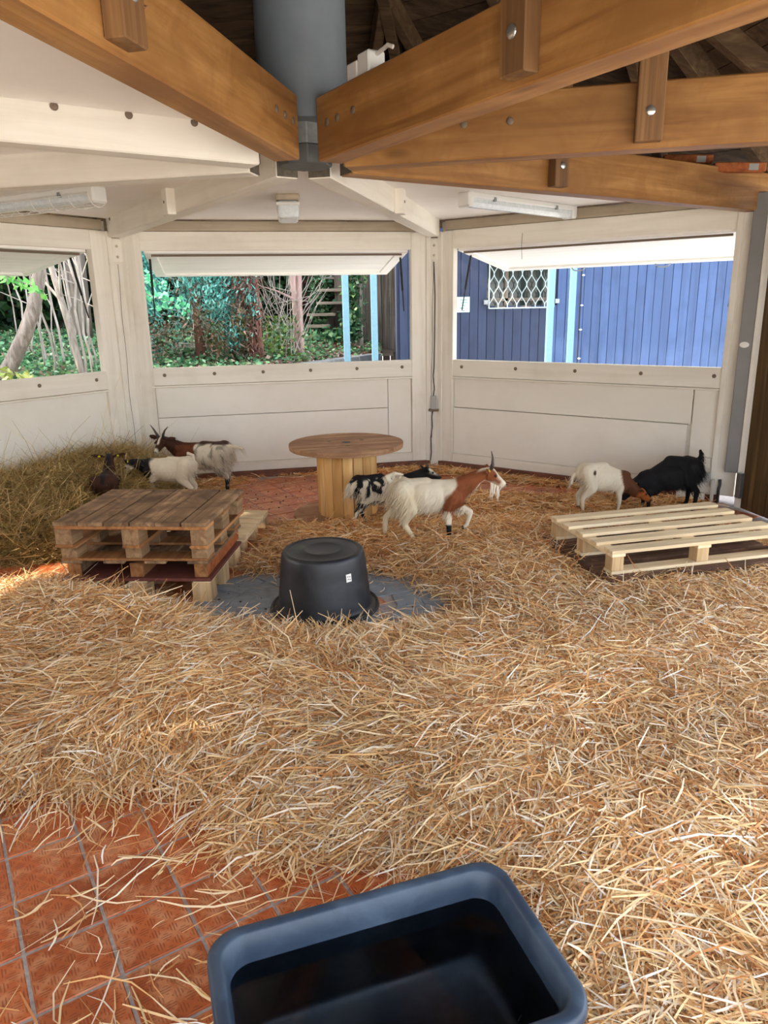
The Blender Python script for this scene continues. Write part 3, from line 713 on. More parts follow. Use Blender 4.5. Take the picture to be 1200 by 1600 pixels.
# ------------------------------------------------------------------ cable reel table
RL = Vector((-0.285, 5.60, 0))
reel = thing('cable_reel', 'wooden cable reel standing on end as a round table', 'table', RL, 0.25)
def disc(z0, z1, R, nm, mat, n=8, off=0.0):
    for k in range(n):
        y0, y1 = -R + 2 * R * k / n + 0.0015, -R + 2 * R * (k + 1) / n - 0.0015
        pts = []
        for q in np.linspace(0, 1, 7): y = y0 + (y1 - y0) * q; pts.append((math.sqrt(max(R * R - y * y, 0)), y))
        for q in np.linspace(1, 0, 7): y = y0 + (y1 - y0) * q; pts.append((-math.sqrt(max(R * R - y * y, 0)), y))
        cl = []
        for p in pts:
            if not cl or (abs(p[0] - cl[-1][0]) + abs(p[1] - cl[-1][1])) > 1e-4: cl.append(p)
        if abs(cl[0][0] - cl[-1][0]) + abs(cl[0][1] - cl[-1][1]) < 1e-4: cl.pop()
        MB().prism(cl, z0, z1).build(nm, mat, reel, bevel=0.0015)
disc(0.0, 0.03, 0.43, 'bottom_plank', M['reelwood'])
disc(0.565, 0.587, 0.445, 'top_plank', M['reelwood'])
MB().prism([(0.443 * math.cos(a), 0.443 * math.sin(a)) for a in np.linspace(0, 2 * math.pi, 49)[:-1]], 0.548, 0.5645).build('under_disc', M['reelwood'], reel, bevel=0.002)
for k in range(18):
    a = 2 * math.pi * k / 18; wv = 2 * 0.222 * math.tan(math.pi / 18) - 0.003
    MB().box((0.222, 0, 0.289), (0.02, wv, 0.516), rotZ(a)).build('stave', M['stave'], reel, bevel=0.002)
MB().prism([(0.034 * math.cos(a), 0.034 * math.sin(a)) for a in np.linspace(0, 2 * math.pi, 21)[:-1]], 0.5865, 0.5885).build('centre_hole', M['sockdark'], reel)
for k in range(3):
    a = 2 * math.pi * k / 3 + 0.4; q = MB(); q.ell((0.15 * math.cos(a), 0.15 * math.sin(a), 0.588), (0.017, 0.017, 0.005), 12); q.build('bolt', M['rust'], reel)

# ------------------------------------------------------------------ upturned round tub
def plastic(name, col, rough, dirt):
    m, nt, b = new_mat(name)
    g = noise(nt, coords(nt), 7, 5, 0.65, 0.6)
    c = ramp(nt, g, [(0.45, col), (0.75, dirt)]); nt.links.new(c, b.inputs['Base Color'])
    r = ramp(nt, g, [(0.3, (rough,) * 3), (0.8, (rough + 0.25,) * 3)]); nt.links.new(r, b.inputs['Roughness'])
    b.inputs['Specular IOR Level'].default_value = 0.5
    bump(nt, b, noise(nt, coords(nt), 160, 2), 0.06, 0.001)
    return m
M['tub'] = plastic('black_tub_plastic', s8(26, 28, 34), 0.36, s8(50, 52, 58))
M['bin'] = plastic('blue_black_bin_plastic', s8(44, 58, 76), 0.36, s8(70, 86, 104))
TC = Vector((-0.335, 3.735, 0.008))
tub = thing('mortar_tub', 'round black plastic tub upturned on the grey paving', 'tub', TC)
prof = [(0.255, 0.0), (0.284, 0.0), (0.288, 0.006), (0.286, 0.018), (0.274, 0.024), (0.262, 0.026), (0.258, 0.034), (0.253, 0.05), (0.232, 0.26), (0.224, 0.312), (0.219, 0.328), (0.209, 0.337), (0.196, 0.339), (0.190, 0.334), (0.183, 0.3345), (0.105, 0.335), (0.101, 0.3385), (0.094, 0.335), (0.0001, 0.3355)]
me = MB().lathe(prof, 64).mesh('body', M['tub'], smooth=True); link('body', me, tub)
ring = MB(); ring.tube([(0.291 * math.cos(a), 0.291 * math.sin(a), 0.012 + 0.004 * math.sin(3 * a)) for a in np.linspace(0, 2 * math.pi, 61)], 0.009, 6, cap=False); ring.build('rim_bead', M['tub'], tub, smooth=True)
la = math.radians(-52)
MB().box((0, 0, 0), (0.002, 0.032, 0.042), rotZ(la) @ T(0.236, 0, 0.235) @ rotY(math.radians(-5.5))).build('label', M['sticker'], tub)
for k, (yy, zz) in enumerate(((-0.006, 0.008), (0.006, 0.006), (-0.004, -0.006), (0.007, -0.008))):
    MB().box((0, yy, zz), (0.001, 0.007, 0.004), rotZ(la) @ T(0.2372, 0, 0.235) @ rotY(math.radians(-5.5))).build('label_print', M['black'], tub)

# ------------------------------------------------------------------ rectangular bin with water in the foreground
bin_o = Vector((0.0, 1.165, 0)); BA = math.radians(18.4)
bx = Vector((math.cos(BA), math.sin(BA), 0)); by = Vector((-math.sin(BA), math.cos(BA), 0))
bc = onz(330, 1478, 0.30) * 0.5 + onz(917, 1562, 0.30) * 0.5
binn = thing('water_bin', 'rectangular dark blue plastic bin of water in the foreground', 'bin', (bc.x, bc.y, 0.0), BA)
def rrect(lx, ly, r, z, n=8):
    out = []
    for cx, cy, a0 in ((1, 1, 0), (-1, 1, 90), (-1, -1, 180), (1, -1, 270)):
        for k in range(n + 1):
            a = math.radians(a0 + 90 * k / n); out.append((cx * (lx - r) + r * math.cos(a), cy * (ly - r) + r * math.sin(a), z))
    return out
HX, HY = 0.352, 0.222
rings = [(0.285, 0.155, 0.05, 0.003), (0.292, 0.162, 0.06, 0.02), (HX - 0.028, HY - 0.03, 0.065, 0.262), (HX - 0.02, HY - 0.02, 0.065, 0.272), (HX - 0.002, HY - 0.002, 0.07, 0.274), (HX, HY, 0.072, 0.280), (HX - 0.002, HY - 0.002, 0.07, 0.297), (HX - 0.008, HY - 0.008, 0.066, 0.302), (HX - 0.026, HY - 0.026, 0.058, 0.302), (HX - 0.032, HY - 0.032, 0.054, 0.297), (HX - 0.04, HY - 0.042, 0.052, 0.25), (0.286, 0.158, 0.05, 0.03), (0.275, 0.147, 0.045, 0.012)]
mb = MB(); nn = 36
for lx, ly, r, z in rings: mb.v += rrect(lx, ly, r, z)
for i in range(len(rings) - 1):
    for k in range(nn): mb.f.append([i * nn + k, i * nn + (k + 1) % nn, (i + 1) * nn + (k + 1) % nn, (i + 1) * nn + k]); mb.m.append(0)
mb.f.append(list(range(nn))[::-1]); mb.m.append(0)
e = (len(rings) - 1) * nn; mb.f.append([e + k for k in range(nn)]); mb.m.append(0)
mb.build('body', M['bin'], binn, smooth=True)
for sgn in (-1, 1):
    q = MB(); q.tube([(sgn * (HX - 0.015), y, z) for y, z in ((-0.085, 0.262), (-0.08, 0.235), (-0.05, 0.222), (0.05, 0.222), (0.08, 0.235), (0.085, 0.262))], 0.011, 8); q.build('handle', M['black'], binn, smooth=True)
m, nt, b = new_mat('dark_water')
b.inputs['Base Color'].default_value = (0.78, 0.88, 0.96, 1); b.inputs['Roughness'].default_value = 0.03
b.inputs['Transmission Weight'].default_value = 1.0; b.inputs['IOR'].default_value = 1.33
bump(nt, b, noise(nt, coords(nt), 9, 2), 0.02, 0.01)
M['water'] = m
zw = 0.235; f_ = (zw - 0.012) / (0.25 - 0.012)
lx, ly = 0.286 + (HX - 0.04 - 0.286) * f_ + 0.0015, 0.158 + (HY - 0.042 - 0.158) * f_ + 0.0015
wa = tag(MB().add(rrect(lx, ly, 0.052, zw), [list(range(36))]).build('water', M['water'], binn), kind='stuff')

# ------------------------------------------------------------------ straw
STRAW_EXT = oct_in
nz2 = SNoise(3, 14, 2); nz3 = SNoise(5, 14, 2)
MOUNDS = [(-1.62, 3.50, 0.12, 0.26), (-1.15, 3.35, 0.06, 0.18), (-0.4, 3.10, 0.045, 0.3), (-1.9, 3.0, 0.06, 0.4), (0.75, 3.15, 0.05, 0.4), (1.75, 3.35, 0.03, 0.4),
          (-0.9, 2.7, 0.05, 0.35), (0.4, 4.35, 0.05, 0.3), (0.2, 2.45, 0.04, 0.3), (1.2, 2.3, 0.04, 0.5), (1.0, 4.6, 0.04, 0.4), (-0.55, 4.6, 0.03, 0.3)]
def bare_depth(P): return np.max([sdist(P, b) for b in BARE], axis=0)
def straw_h(P):
    d = -bare_depth(P)                                   # distance from the bare patches
    e = smooth01(d / 0.45)
    h = 0.012 + 0.045 * e
    for x, y, a, s in MOUNDS: h = h + a * np.exp(-((P[..., 0] - x) ** 2 + (P[..., 1] - y) ** 2) / (2 * s * s)) * e
    h = h + e * (0.018 * nz2(P, 3.2) + 0.012 * nz3(P, 8.0) + 0.006 * nz2(P, 19.0))
    edge = smooth01(sdist(P, oct_in) / 0.3)
    far = 1 - 0.45 * smooth01((P[..., 1] - 4.9) / 0.6)
    # pressed flat under the pallets and the bin
    for poly in ((np.array([bc.x, bc.y]), 0.62), (np.array([1.75, 4.25]), 0.55)):
        rr = np.linalg.norm(P - poly[0], axis=-1); h = h * (0.3 + 0.7 * smooth01((rr - poly[1] * 0.55) / 0.2))
    return np.maximum(h * edge * far, -0.02) - 0.02 * (1 - smooth01(d / 0.12 + 0.2))
def hay_h(P):
    x, y = P[..., 0], P[..., 1]
    A = np.array(P1[:2]); d = (np.array(P1[:2]) - np.array(P0[:2])); d /= np.linalg.norm(d)
    n = np.array([d[1], -d[0]])                           # points into the room
    dist = (P - A) @ n
    prof = 0.34 * smooth01(1 - dist / 1.55) ** 0.8
    along = (P - A) @ d
    prof = prof * smooth01((0.45 - along) / 0.7)
    lim = smooth01((-1.72 - x) / 0.35) * smooth01((y - 4.35) / 0.35)
    return prof * lim * (1 + 0.16 * nz2(P, 3.0) + 0.10 * nz3(P, 9.0)) - 0.03 * (1 - lim)
def fan_mesh(name, hf, x0, x1, y0, y1, n, mat, keep):
    xs = np.linspace(x0, x1, n); ys = np.linspace(y0, y1, n)
    X, Y = np.meshgrid(xs, ys, indexing='ij'); P = np.stack([X, Y], -1); H = hf(P)
    K = keep(P) & (H > 0.001)
    vid = -np.ones(H.shape, int); Q = K[:-1, :-1] & K[1:, :-1] & K[:-1, 1:] & K[1:, 1:]
    use = np.zeros(H.shape, bool)
    for a, b_ in ((0, 0), (1, 0), (0, 1), (1, 1)): use[a:n - 1 + a, b_:n - 1 + b_] |= Q
    vid[use] = np.arange(use.sum())
    vs = np.stack([X[use], Y[use], H[use]], -1)
    I, J = np.nonzero(Q)
    fs = np.stack([vid[I, J], vid[I + 1, J], vid[I + 1, J + 1], vid[I, J + 1]], -1)
    me = np_mesh(name, vs, fs, mat); me.polygons.foreach_set('use_smooth', [True] * len(me.polygons)); return me
def np_mesh(name, vs, quads, mat, cols=None):
    me = bpy.data.meshes.new(name); nv, nf = len(vs), len(quads)
    me.vertices.add(nv); me.vertices.foreach_set('co', np.ascontiguousarray(vs, dtype=np.float32).ravel())
    k = quads.shape[1]
    me.loops.add(nf * k); me.loops.foreach_set('vertex_index', np.ascontiguousarray(quads, dtype=np.int32).ravel())
    me.polygons.add(nf); me.polygons.foreach_set('loop_start', np.arange(0, nf * k, k, dtype=np.int32))
    me.update(calc_edges=True)
    if cols is not None:
        ca = me.color_attributes.new('tint', 'FLOAT_COLOR', 'POINT')
        ca.data.foreach_set('color', np.concatenate([cols, np.ones((nv, 1))], 1).astype(np.float32).ravel())
    me.materials.append(mat); return me
PAL_STRAW = np.array([s8(242, 206, 152), s8(250, 226, 186), s8(228, 182, 122), s8(214, 158, 100), s8(254, 240, 216), s8(198, 136, 84), s8(242, 214, 160), s8(172, 122, 70), s8(255, 250, 238)])
W_STRAW = np.array([.19, .17, .15, .11, .12, .08, .1, .04, .04])
PAL_HAY = np.array([s8(190, 160, 104), s8(210, 180, 122), s8(158, 132, 78), s8(170, 152, 92), s8(228, 202, 150), s8(124, 100, 58)])
def ribbons(C, hf, Lr, Wr, lift, pitch, pal, wts, segs=2, curv=0.12, ang=None, seed=0, minz=0.003, tone=None):
    g = np.random.default_rng(seed); n = len(C)
    L = g.uniform(*Lr, n) * g.choice([1, 1, 1, 1.7], n); Wd = g.uniform(*Wr, n)
    if np.ndim(Wr[0]): Wd = Wd
    a = g.uniform(0, 2 * np.pi, n) if ang is None else ang + g.normal(0, 0.5, n)
    D = np.stack([np.cos(a), np.sin(a)], -1); Pp = np.stack([-D[:, 1], D[:, 0]], -1)
    cv = g.normal(0, curv, n); pt = g.normal(0, pitch, n); lf = g.uniform(lift[0], lift[1], n) ** 1.0
    roll = g.uniform(-0.9, 0.9, n); kink = g.normal(0, 0.25, n)
    ss = np.linspace(-0.5, 0.5, segs + 1)
    hc = hf(C); vs = np.zeros((n, segs + 1, 2, 3))
    for i, s in enumerate(ss):
        xy = C + D * (s * L)[:, None] + Pp * ((cv * (s * s * 4 - 0.3) + kink * max(s, 0)) * L)[:, None]
        z = hc + lf + pt * s * L - np.abs(s) * 2 * 0.012 * (L / 0.15)
        z = np.maximum(z, np.maximum(hf(xy), 0) + minz)
        tw = Wd * (0.55 if i in (0, segs) else 1.0) * 0.5
        for q, sg in enumerate((-1, 1)):
            vs[:, i, q, :2] = xy + Pp * (sg * tw * np.cos(roll))[:, None]
            vs[:, i, q, 2] = z + sg * tw * np.sin(roll)
    base = (np.arange(n) * (segs + 1) * 2)[:, None]
    qs = []
    for i in range(segs): qs.append(base + np.array([2 * i, 2 * i + 1, 2 * i + 3, 2 * i + 2]))
    quads = np.stack(qs, 1).reshape(-1, 4)
    col = pal[g.choice(len(pal), n, p=wts)] * g.uniform(0.82, 1.12, (n, 1))
    if tone is not None: col = col * tone(C)
    cols = np.repeat(col, (segs + 1) * 2, axis=0)
    return vs.reshape(-1, 3), quads, np.clip(cols, 0, 1)
def merge(parts):
    V, Q, Cc, b = [], [], [], 0
    for v, q, c in parts: V.append(v); Q.append(q + b); Cc.append(c); b += len(v)
    return np.concatenate(V), np.concatenate(Q), np.concatenate(Cc)
def in_view(P, z=0.05, m=60):
    q = np.concatenate([P, np.full((len(P), 1), z)], 1) - [0, 0, CAM_H]; c = q @ R3.T
    return (c[:, 2] > 0.3) & (np.abs(FPX * c[:, 0] / c[:, 2]) < 600 + m) & (FPX * -c[:, 1] / c[:, 2] < 800 + m)
def sample(n, x0, x1, y0, y1, dens):
    P = np.stack([RNG.uniform(x0, x1, n), RNG.uniform(y0, y1, n)], -1)
    P = P[in_view(P) & in_poly(P, oct_in)]
    return P[RNG.uniform(size=len(P)) < dens(P)]
obst = [([(bc.x + bx.x * a * (HX + .0) + by.x * b_ * HY, bc.y + bx.y * a * HX + by.y * b_ * HY) for a, b_ in ((-1, -1), (1, -1), (1, 1), (-1, 1))])]
def quadpoly(loc, rot, L, W): return [tuple((Vector(loc) + rotZ(rot).to_3x3() @ Vector(q)).to_2d()) for q in ((0, 0, 0), (L, 0, 0), (L, W, 0), (0, W, 0))]
obst.append(quadpoly((1.252, 3.782, 0), math.radians(13.6), 1.17, 0.74))
obst.append(quadpoly(stackloc(0, 0, -0.03, 0.14), aA + math.pi / 2 + 0.02, 0.62, 0.84))
obst.append([(TC.x + 0.27 * math.cos(a), TC.y + 0.27 * math.sin(a)) for a in np.linspace(0, 6.28, 13)[:-1]])
obst.append([(RL.x + 0.25 * math.cos(a), RL.y + 0.25 * math.sin(a)) for a in np.linspace(0, 6.28, 13)[:-1]])
obst.append(quadpoly((-1.72, 4.74, 0), math.radians(-5), 0.78, 0.68))
def free(P):
    k = np.ones(len(P), bool)
    for o in obst: k &= ~in_poly(P, o)
    return k
def dens_straw(P):
    d = -bare_depth(P) + 0.10 * nz3(P, 5.0) + 0.05 * nz2(P, 14.0)
    k = smooth01((d + 0.02) / 0.20)
    hk = hay_h(P) > 0.02
    return np.where(hk, 0.02, k) * free(P)
def tone_straw(P):
    # the far half is browner, the near half paler
    f = smooth01((P[:, 1] - 3.6) / 1.4)[:, None]
    g = smooth01(nz2(P, 2.2) * 0.5 + 0.5)[:, None]
    c = (1 - f) * np.array([1.0, 1.0, 1.0]) + f * np.array([0.94, 0.79, 0.60])
    return c * (0.88 + 0.2 * g)
M['strawbase'] = (lambda: (lambda m, nt, b: (nt.links.new(ramp(nt, noise(nt, coords(nt, (1, 1, 1), jitter=False), 90, 4, 0.7, 2.0), [(0.3, s8(112, 78, 42)), (0.5, s8(168, 126, 74)), (0.7, s8(214, 176, 118))]), b.inputs['Base Color']), b.inputs.__getitem__('Roughness').__setattr__('default_value', 0.9), bump(nt, b, noise(nt, coords(nt, jitter=False), 70, 3, 0.7, 2.0), 0.8, 0.02), m)[-1])(*new_mat('straw_matting')))()
M['haybase'] = plain('hay_matting', s8(128, 106, 64), 0.95, nscale=60, namt=0.4)
bed = fan_mesh('straw_bedding', straw_h, -4.2, 3.6, 0.9, 7.6, 300, M['strawbase'], lambda P: in_poly(P, oct_in) & (bare_depth(P) < -0.08) & (hay_h(P) < 0.03) & np.array(free(P.reshape(-1, 2))).reshape(P.shape[:2]))
bed = link('straw_bedding', bed)
tag(bed, 'golden straw strewn thickly over the tiled floor', 'straw', kind='stuff')
parts = []
near = sample(170000, -1.6, 2.4, 0.9, 3.1, dens_straw)
kk = RNG.uniform(size=len(near))
parts.append(ribbons(near[kk < .6], straw_h, (0.03, 0.11), (0.0026, 0.0055), (0.0, 0.032), 0.32, PAL_STRAW, W_STRAW, seed=1, tone=tone_straw))
parts.append(ribbons(near[kk >= .6], straw_h, (0.07, 0.21), (0.0034, 0.0068), (0.004, 0.045), 0.22, PAL_STRAW, W_STRAW, segs=3, seed=2, tone=tone_straw))
mid = sample(150000, -3.0, 3.2, 3.1, 5.0, dens_straw); kk = RNG.uniform(size=len(mid))
parts.append(ribbons(mid[kk < .6], straw_h, (0.04, 0.13), (0.0035, 0.0065), (0.0, 0.04), 0.35, PAL_STRAW, W_STRAW, seed=3, tone=tone_straw))
parts.append(ribbons(mid[kk >= .6], straw_h, (0.08, 0.22), (0.0035, 0.0065), (0.004, 0.06), 0.3, PAL_STRAW, W_STRAW, segs=3, seed=4, tone=tone_straw))
far_ = sample(60000, -2.2, 3.2, 5.0, 7.3, dens_straw)
parts.append(ribbons(far_, straw_h, (0.05, 0.16), (0.006, 0.010), (0.0, 0.035), 0.25, PAL_STRAW, W_STRAW, seed=5, tone=tone_straw))
# long stalks lying in swathes on the left half and along the edge of the bare tiles
lg = sample(26000, -1.9, 0.9, 1.2, 3.5, lambda P: dens_straw(P) * (0.35 + 0.65 * smooth01((0.5 - P[:, 0]) / 0.8)))
parts.append(ribbons(lg, straw_h, (0.12, 0.27), (0.0032, 0.0065), (0.012, 0.055), 0.2, PAL_STRAW, W_STRAW, segs=3, seed=31, tone=tone_straw, ang=nz2(lg, 1.6) * 2.2 + 0.5))
fr = sample(9000, -1.9, 0.6, 1.2, 3.0, lambda P: (bare_depth(P) > -0.12) * np.exp(-np.maximum(bare_depth(P), 0) / 0.10) * 0.55 * free(P))
parts.append(ribbons(fr, straw_h, (0.06, 0.22), (0.003, 0.006), (0.006, 0.03), 0.08, PAL_STRAW, W_STRAW, segs=3, seed=32, minz=0.008, ang=nz2(fr, 1.6) * 2.2 + 0.5))
# loose stalks over bare tiles and paving
loose = sample(26000, -2.6, 2.6, 1.1, 7.0, lambda P: (0.02 + 0.35 * np.exp(-np.maximum(bare_depth(P), 0) / 0.16)) * (bare_depth(P) > -0.1) * free(P))
parts.append(ribbons(loose, lambda P: np.zeros(P.shape[:-1]), (0.02, 0.13), (0.002, 0.005), (0.006, 0.014), 0.03, PAL_STRAW, W_STRAW, segs=3, seed=6, minz=0.008))
longs = []
for (x, y, L_, a_) in ((150, 1405, .26, 28), (210, 1370, .3, 40), (235, 1345, .22, 24), (300, 1340, .16, 60), (130, 1440, .12, 32), (90, 1460, .1, 35), (330, 1420, .18, 8), (400, 1400, .14, -35), (460, 1375, .12, 50), (355, 1350, .16, 75), (250, 1520, .09, 22), (150, 1390, .15, 80), (510, 1360, .1, 20), (60, 1420, .08, 10), (480, 1350, .2, -40)):
    p = onz(x, y); longs.append(ribbons(np.array([[p.x, p.y]] * 2) + RNG.normal(0, 0.008, (2, 2)), lambda P: np.zeros(P.shape[:-1]), (L_ * .9, L_ * 1.1), (0.004, 0.006), (0.008, 0.016), 0.02, PAL_STRAW[:5], np.array([.3, .3, .1, .1, .2]), segs=4, ang=np.full(2, math.radians(a_ + 12)), seed=int(x), minz=0.008))
V, Q, Cc = merge(parts + longs)
st = link('straw_stalks', np_mesh('straw_stalks', V, Q, M['straw'], Cc)); st.parent = bed; st['kind'] = 'stuff'

# hay heap in the left corner
hay = link('hay_heap', fan_mesh('hay_heap', hay_h, -4.2, -1.6, 4.2, 7.2, 150, M['haybase'], lambda P: in_poly(P, oct_in)))
tag(hay, 'heap of dull greenish brown hay banked against the left wall', 'hay', kind='stuff')
HP = sample(90000, -4.0, -1.6, 4.2, 7.2, lambda P: (hay_h(P) > 0.012) * 1.0 * free(P))
hv = ribbons(HP, hay_h, (0.07, 0.28), (0.003, 0.0065), (0.0, 0.05), 0.55, PAL_HAY, np.array([.22, .2, .2, .14, .12, .12]), segs=3, curv=0.3, seed=8)
HT = HP[(RNG.uniform(size=len(HP)) < 0.04) & (np.hypot(HP[:, 0] + 2.2, HP[:, 1] - 5.55) > 0.5)]
hv2 = ribbons(HT, hay_h, (0.12, 0.3), (0.0018, 0.0035), (0.02, 0.12), 1.3, PAL_HAY, np.array([.2, .2, .1, .2, .2, .1]), segs=4, curv=0.4, seed=9)
V, Q, Cc = merge([hv, hv2])
ho = link('hay_stalks', np_mesh('hay_stalks', V, Q, M['straw'], Cc)); ho.parent = hay; ho['kind'] = 'stuff'
# droppings scattered over the bare tiles
DP = sample(1500, -1.6, 2.6, 1.3, 7.0, lambda P: (bare_depth(P) > 0) * np.where(P[:, 1] > 5, 0.9, np.where(P[:, 1] > 3, 0.5, 0.012)))
vs = []; qs = []
for i, (x, y) in enumerate(DP):
    r = RNG.uniform(0.005, 0.009); b0 = len(vs)
    vs += [(x + r, y, r * .7), (x, y + r, r * .7), (x - r, y, r * .7), (x, y - r, r * .7), (x, y, r * 1.5), (x, y, 0.001)]
    for k in range(4): qs += [(b0 + k, b0 + (k + 1) % 4, b0 + 4), (b0 + (k + 1) % 4, b0 + k, b0 + 5)]
if vs:
    dr = link('droppings', np_mesh('droppings', np.array(vs), np.array(qs), plain('droppings', s8(44, 32, 24), 0.8)))
    tag(dr, 'small dark droppings scattered over the bare tiles and paving', 'droppings', kind='stuff')

# ------------------------------------------------------------------ goats
def capsule(mb, p0, p1, r0, r1, n=12):
    p0, p1 = Vector(p0), Vector(p1); d = (p1 - p0); L = d.length; d = d.normalized()
    pts, rs = [], []
    for a in (85, 60, 35, 12): pts.append(p0 - d * r0 * math.sin(math.radians(a))); rs.append(r0 * math.cos(math.radians(a)))
    for q in (0.25, 0.5, 0.75): pts.append(p0.lerp(p1, q)); rs.append(r0 + (r1 - r0) * q)
    for a in (12, 35, 60, 85): pts.append(p1 + d * r1 * math.sin(math.radians(a))); rs.append(r1 * math.cos(math.radians(a)))
    mb.tube(pts, rs, n)
def frame(fw, up=(0, 0, 1)):
    x = Vector(fw).normalized(); y = Vector(up).cross(x).normalized(); z = x.cross(y)
    return Matrix(((x.x, y.x, z.x, 0), (x.y, y.y, z.y, 0), (x.z, y.z, z.z, 0), (0, 0, 0, 1)))
HIND = [(-0.20, 0.385, .078), (-0.155, 0.26, .048), (-0.245, 0.165, .023), (-0.235, 0.045, .016), (-0.222, 0.016, .021)]
FORE = [(0.165, 0.33, .058), (0.135, 0.235, .032), (0.15, 0.135, .021), (0.148, 0.04, .0145), (0.162, 0.014, .019)]
HS = 1.12
def goat(name_label, loc, heading, scale, coat, legs=None, head=None, tail=None, arch=0.0, horns=None, ear_tags=(), beard=False, hair=None, hair_len=(.02, .04), dz=0.0, lean=0.0, voxel=0.0075, ears=1.0, chest_drop=0.0, fat=1.0, hornr=0.011, seed=0, neck_r=(.072, .043)):
    _hz = float(straw_h(np.array([[loc[0], loc[1]]]))[0])
    t = thing('goat', name_label, 'goat', (loc[0], loc[1], max(0.0, _hz) * 0.8 + 0.004), heading, 'pygmy goats')
    legs = legs or {}; mb = MB()
    cdz = -chest_drop
    mb.ell((-0.185, 0, 0.375 + dz), (.125, .088 * fat, .092), 16)
    mb.ell((-0.03, 0, 0.335 + dz + arch + cdz * .5), (.19, .108 * fat, .118), 16)
    mb.ell((0.125, 0, 0.340 + dz + cdz), (.125, .085 * fat, .112), 16)
    mb.ell((0.14, 0, 0.405 + dz + cdz), (.10, .045, .05), 12)
    capsule(mb, (-0.235, 0, .405 + dz), (-0.03, 0, .415 + dz + arch), .052, .055)
    capsule(mb, (-0.03, 0, .405 + dz + arch), (.13, 0, .408 + dz + cdz), .052, .045)
    for key, side in (('HL', 1), ('HR', -1), ('FL', 1), ('FR', -1)):
        J = legs.get(key, HIND if key[0] == 'H' else FORE); y0 = .058 if key[0] == 'H' else .052
        if J is None: continue
        ext = legs.get(key + 'y', 0.0)
        for i in range(len(J) - 1):
            (xa, za, ra), (xb, zb, rb) = J[i], J[i + 1]
            za2 = za + (dz + (cdz if key[0] == 'F' else 0)) * (1 if i == 0 else 0)
            ya = side * (y0 if i == 0 else y0 + .012) + ext * i / 4; yb = side * (y0 + .012) + ext * (i + 1) / 4
            capsule(mb, (xa, ya, za2), (xb, yb, zb), ra, rb, 10)
    hp, hd, hu = head if head else ((0.335, 0, 0.545), (0.75, 0, -0.62), (0.5, 0, .7))
    hp = Vector(hp); F = frame(hd, hu); HM = T(*hp) @ F @ Matrix.Scale(HS, 4)
    H = lambda x, y, z: HM @ Vector((x, y, z))
    capsule(mb, (0.14, 0, .375 + dz + cdz), tuple(H(-0.03, 0, -0.012)), neck_r[0], neck_r[1])
    capsule(mb, (0.16, 0, .33 + dz + cdz), tuple(Vector((0.16, 0, .33 + dz + cdz)).lerp(H(-0.02, 0, -0.03), .7)), neck_r[0] * .92, neck_r[1] * .85)
    mb.ell((0, 0, 0), (.052, .042, .045), 14, HM)
    capsule(mb, tuple(H(0.01, 0, 0.006)), tuple(H(0.105, 0, -0.012)), .036, .019)
    capsule(mb, tuple(H(0.0, 0, -0.022)), tuple(H(0.098, 0, -0.028)), .027, .015)
    for s in (-1, 1):
        mb.ell((0.028, s * .03, .016), (.018, .012, .012), 8, HM)          # brow
        E_ = HM @ T(-0.018, s * 0.035, 0.018) @ rotZ(s * math.radians(100)) @ rotX(s * 0.5) @ rotY(-0.15)
        mb.ell((0.045 * ears, 0, 0), (.046 * ears, .021, .0085), 12, E_)
    tl = tail or [(-0.275, 0, .42 + dz), (-0.325, 0, .46 + dz), (-0.345, 0, .50 + dz)]
    for i in range(len(tl) - 1): capsule(mb, tl[i], tl[i + 1], .02 - .004 * i, .018 - .004 * i, 8)
    me0 = mb.mesh('goat_raw', M['coat'])
    o = bpy.data.objects.new('goat_raw', me0); COL.objects.link(o)
    rm = o.modifiers.new('r', 'REMESH'); rm.mode = 'VOXEL'; rm.voxel_size = voxel; rm.use_smooth_shade = True
    smo = o.modifiers.new('s', 'SMOOTH'); smo.factor = 0.5; smo.iterations = 5
    dg = bpy.context.evaluated_depsgraph_get(); dg.update()
    me = bpy.data.meshes.new_from_object(o.evaluated_get(dg)); me.name = 'body'
    bpy.data.objects.remove(o, do_unlink=True)
    n = len(me.vertices); co = np.zeros(n * 3, np.float32); me.vertices.foreach_get('co', co); co = co.reshape(-1, 3).astype(float)
    nr = np.zeros(n * 3, np.float32); me.vertices.foreach_get('normal', nr); nr = nr.reshape(-1, 3).astype(float)
    Hi = np.array(HM.inverted()); hl = co @ Hi[:3, :3].T + Hi[:3, 3]
    nz = SNoise(100 + seed, 12)
    col = np.clip(coat(co, hl, nz), 0, 1)
    hoof = co[:, 2] < 0.022
    col[hoof] = s8(38, 32, 30)
    ca = me.color_attributes.new('tint', 'FLOAT_COLOR', 'POINT'); ca.data.foreach_set('color', np.concatenate([col, np.ones((n, 1))], 1).astype(np.float32).ravel())
    me.materials.clear(); me.materials.append(M['coat'])
    me.transform(Matrix.Scale(scale, 4)); link('body', me, t)
    # coat hair: short ribbons lying along the body
    g = np.random.default_rng(seed); nh = hair if hair is not None else 2600
    ok = np.nonzero((co[:, 2] > 0.2) & (np.linalg.norm(hl, axis=1) > 0.10))[0]
    idx = g.choice(ok, nh); P = co[idx]; Nn = nr[idx]
    dr = np.array([-0.55, 0, -0.75]) + g.normal(0, .18, (nh, 3)); dr -= Nn * (np.sum(dr * Nn, 1) * 0.75)[:, None]; dr /= np.linalg.norm(dr, axis=1)[:, None]
    L = g.uniform(*hair_len, nh) * np.where((P[:, 0] < -0.14) & (P[:, 2] < .40), 1.9, 1.0); wd = np.cross(dr, Nn); wd /= np.linalg.norm(wd, axis=1)[:, None] + 1e-9
    vs = np.zeros((nh, 6, 3))
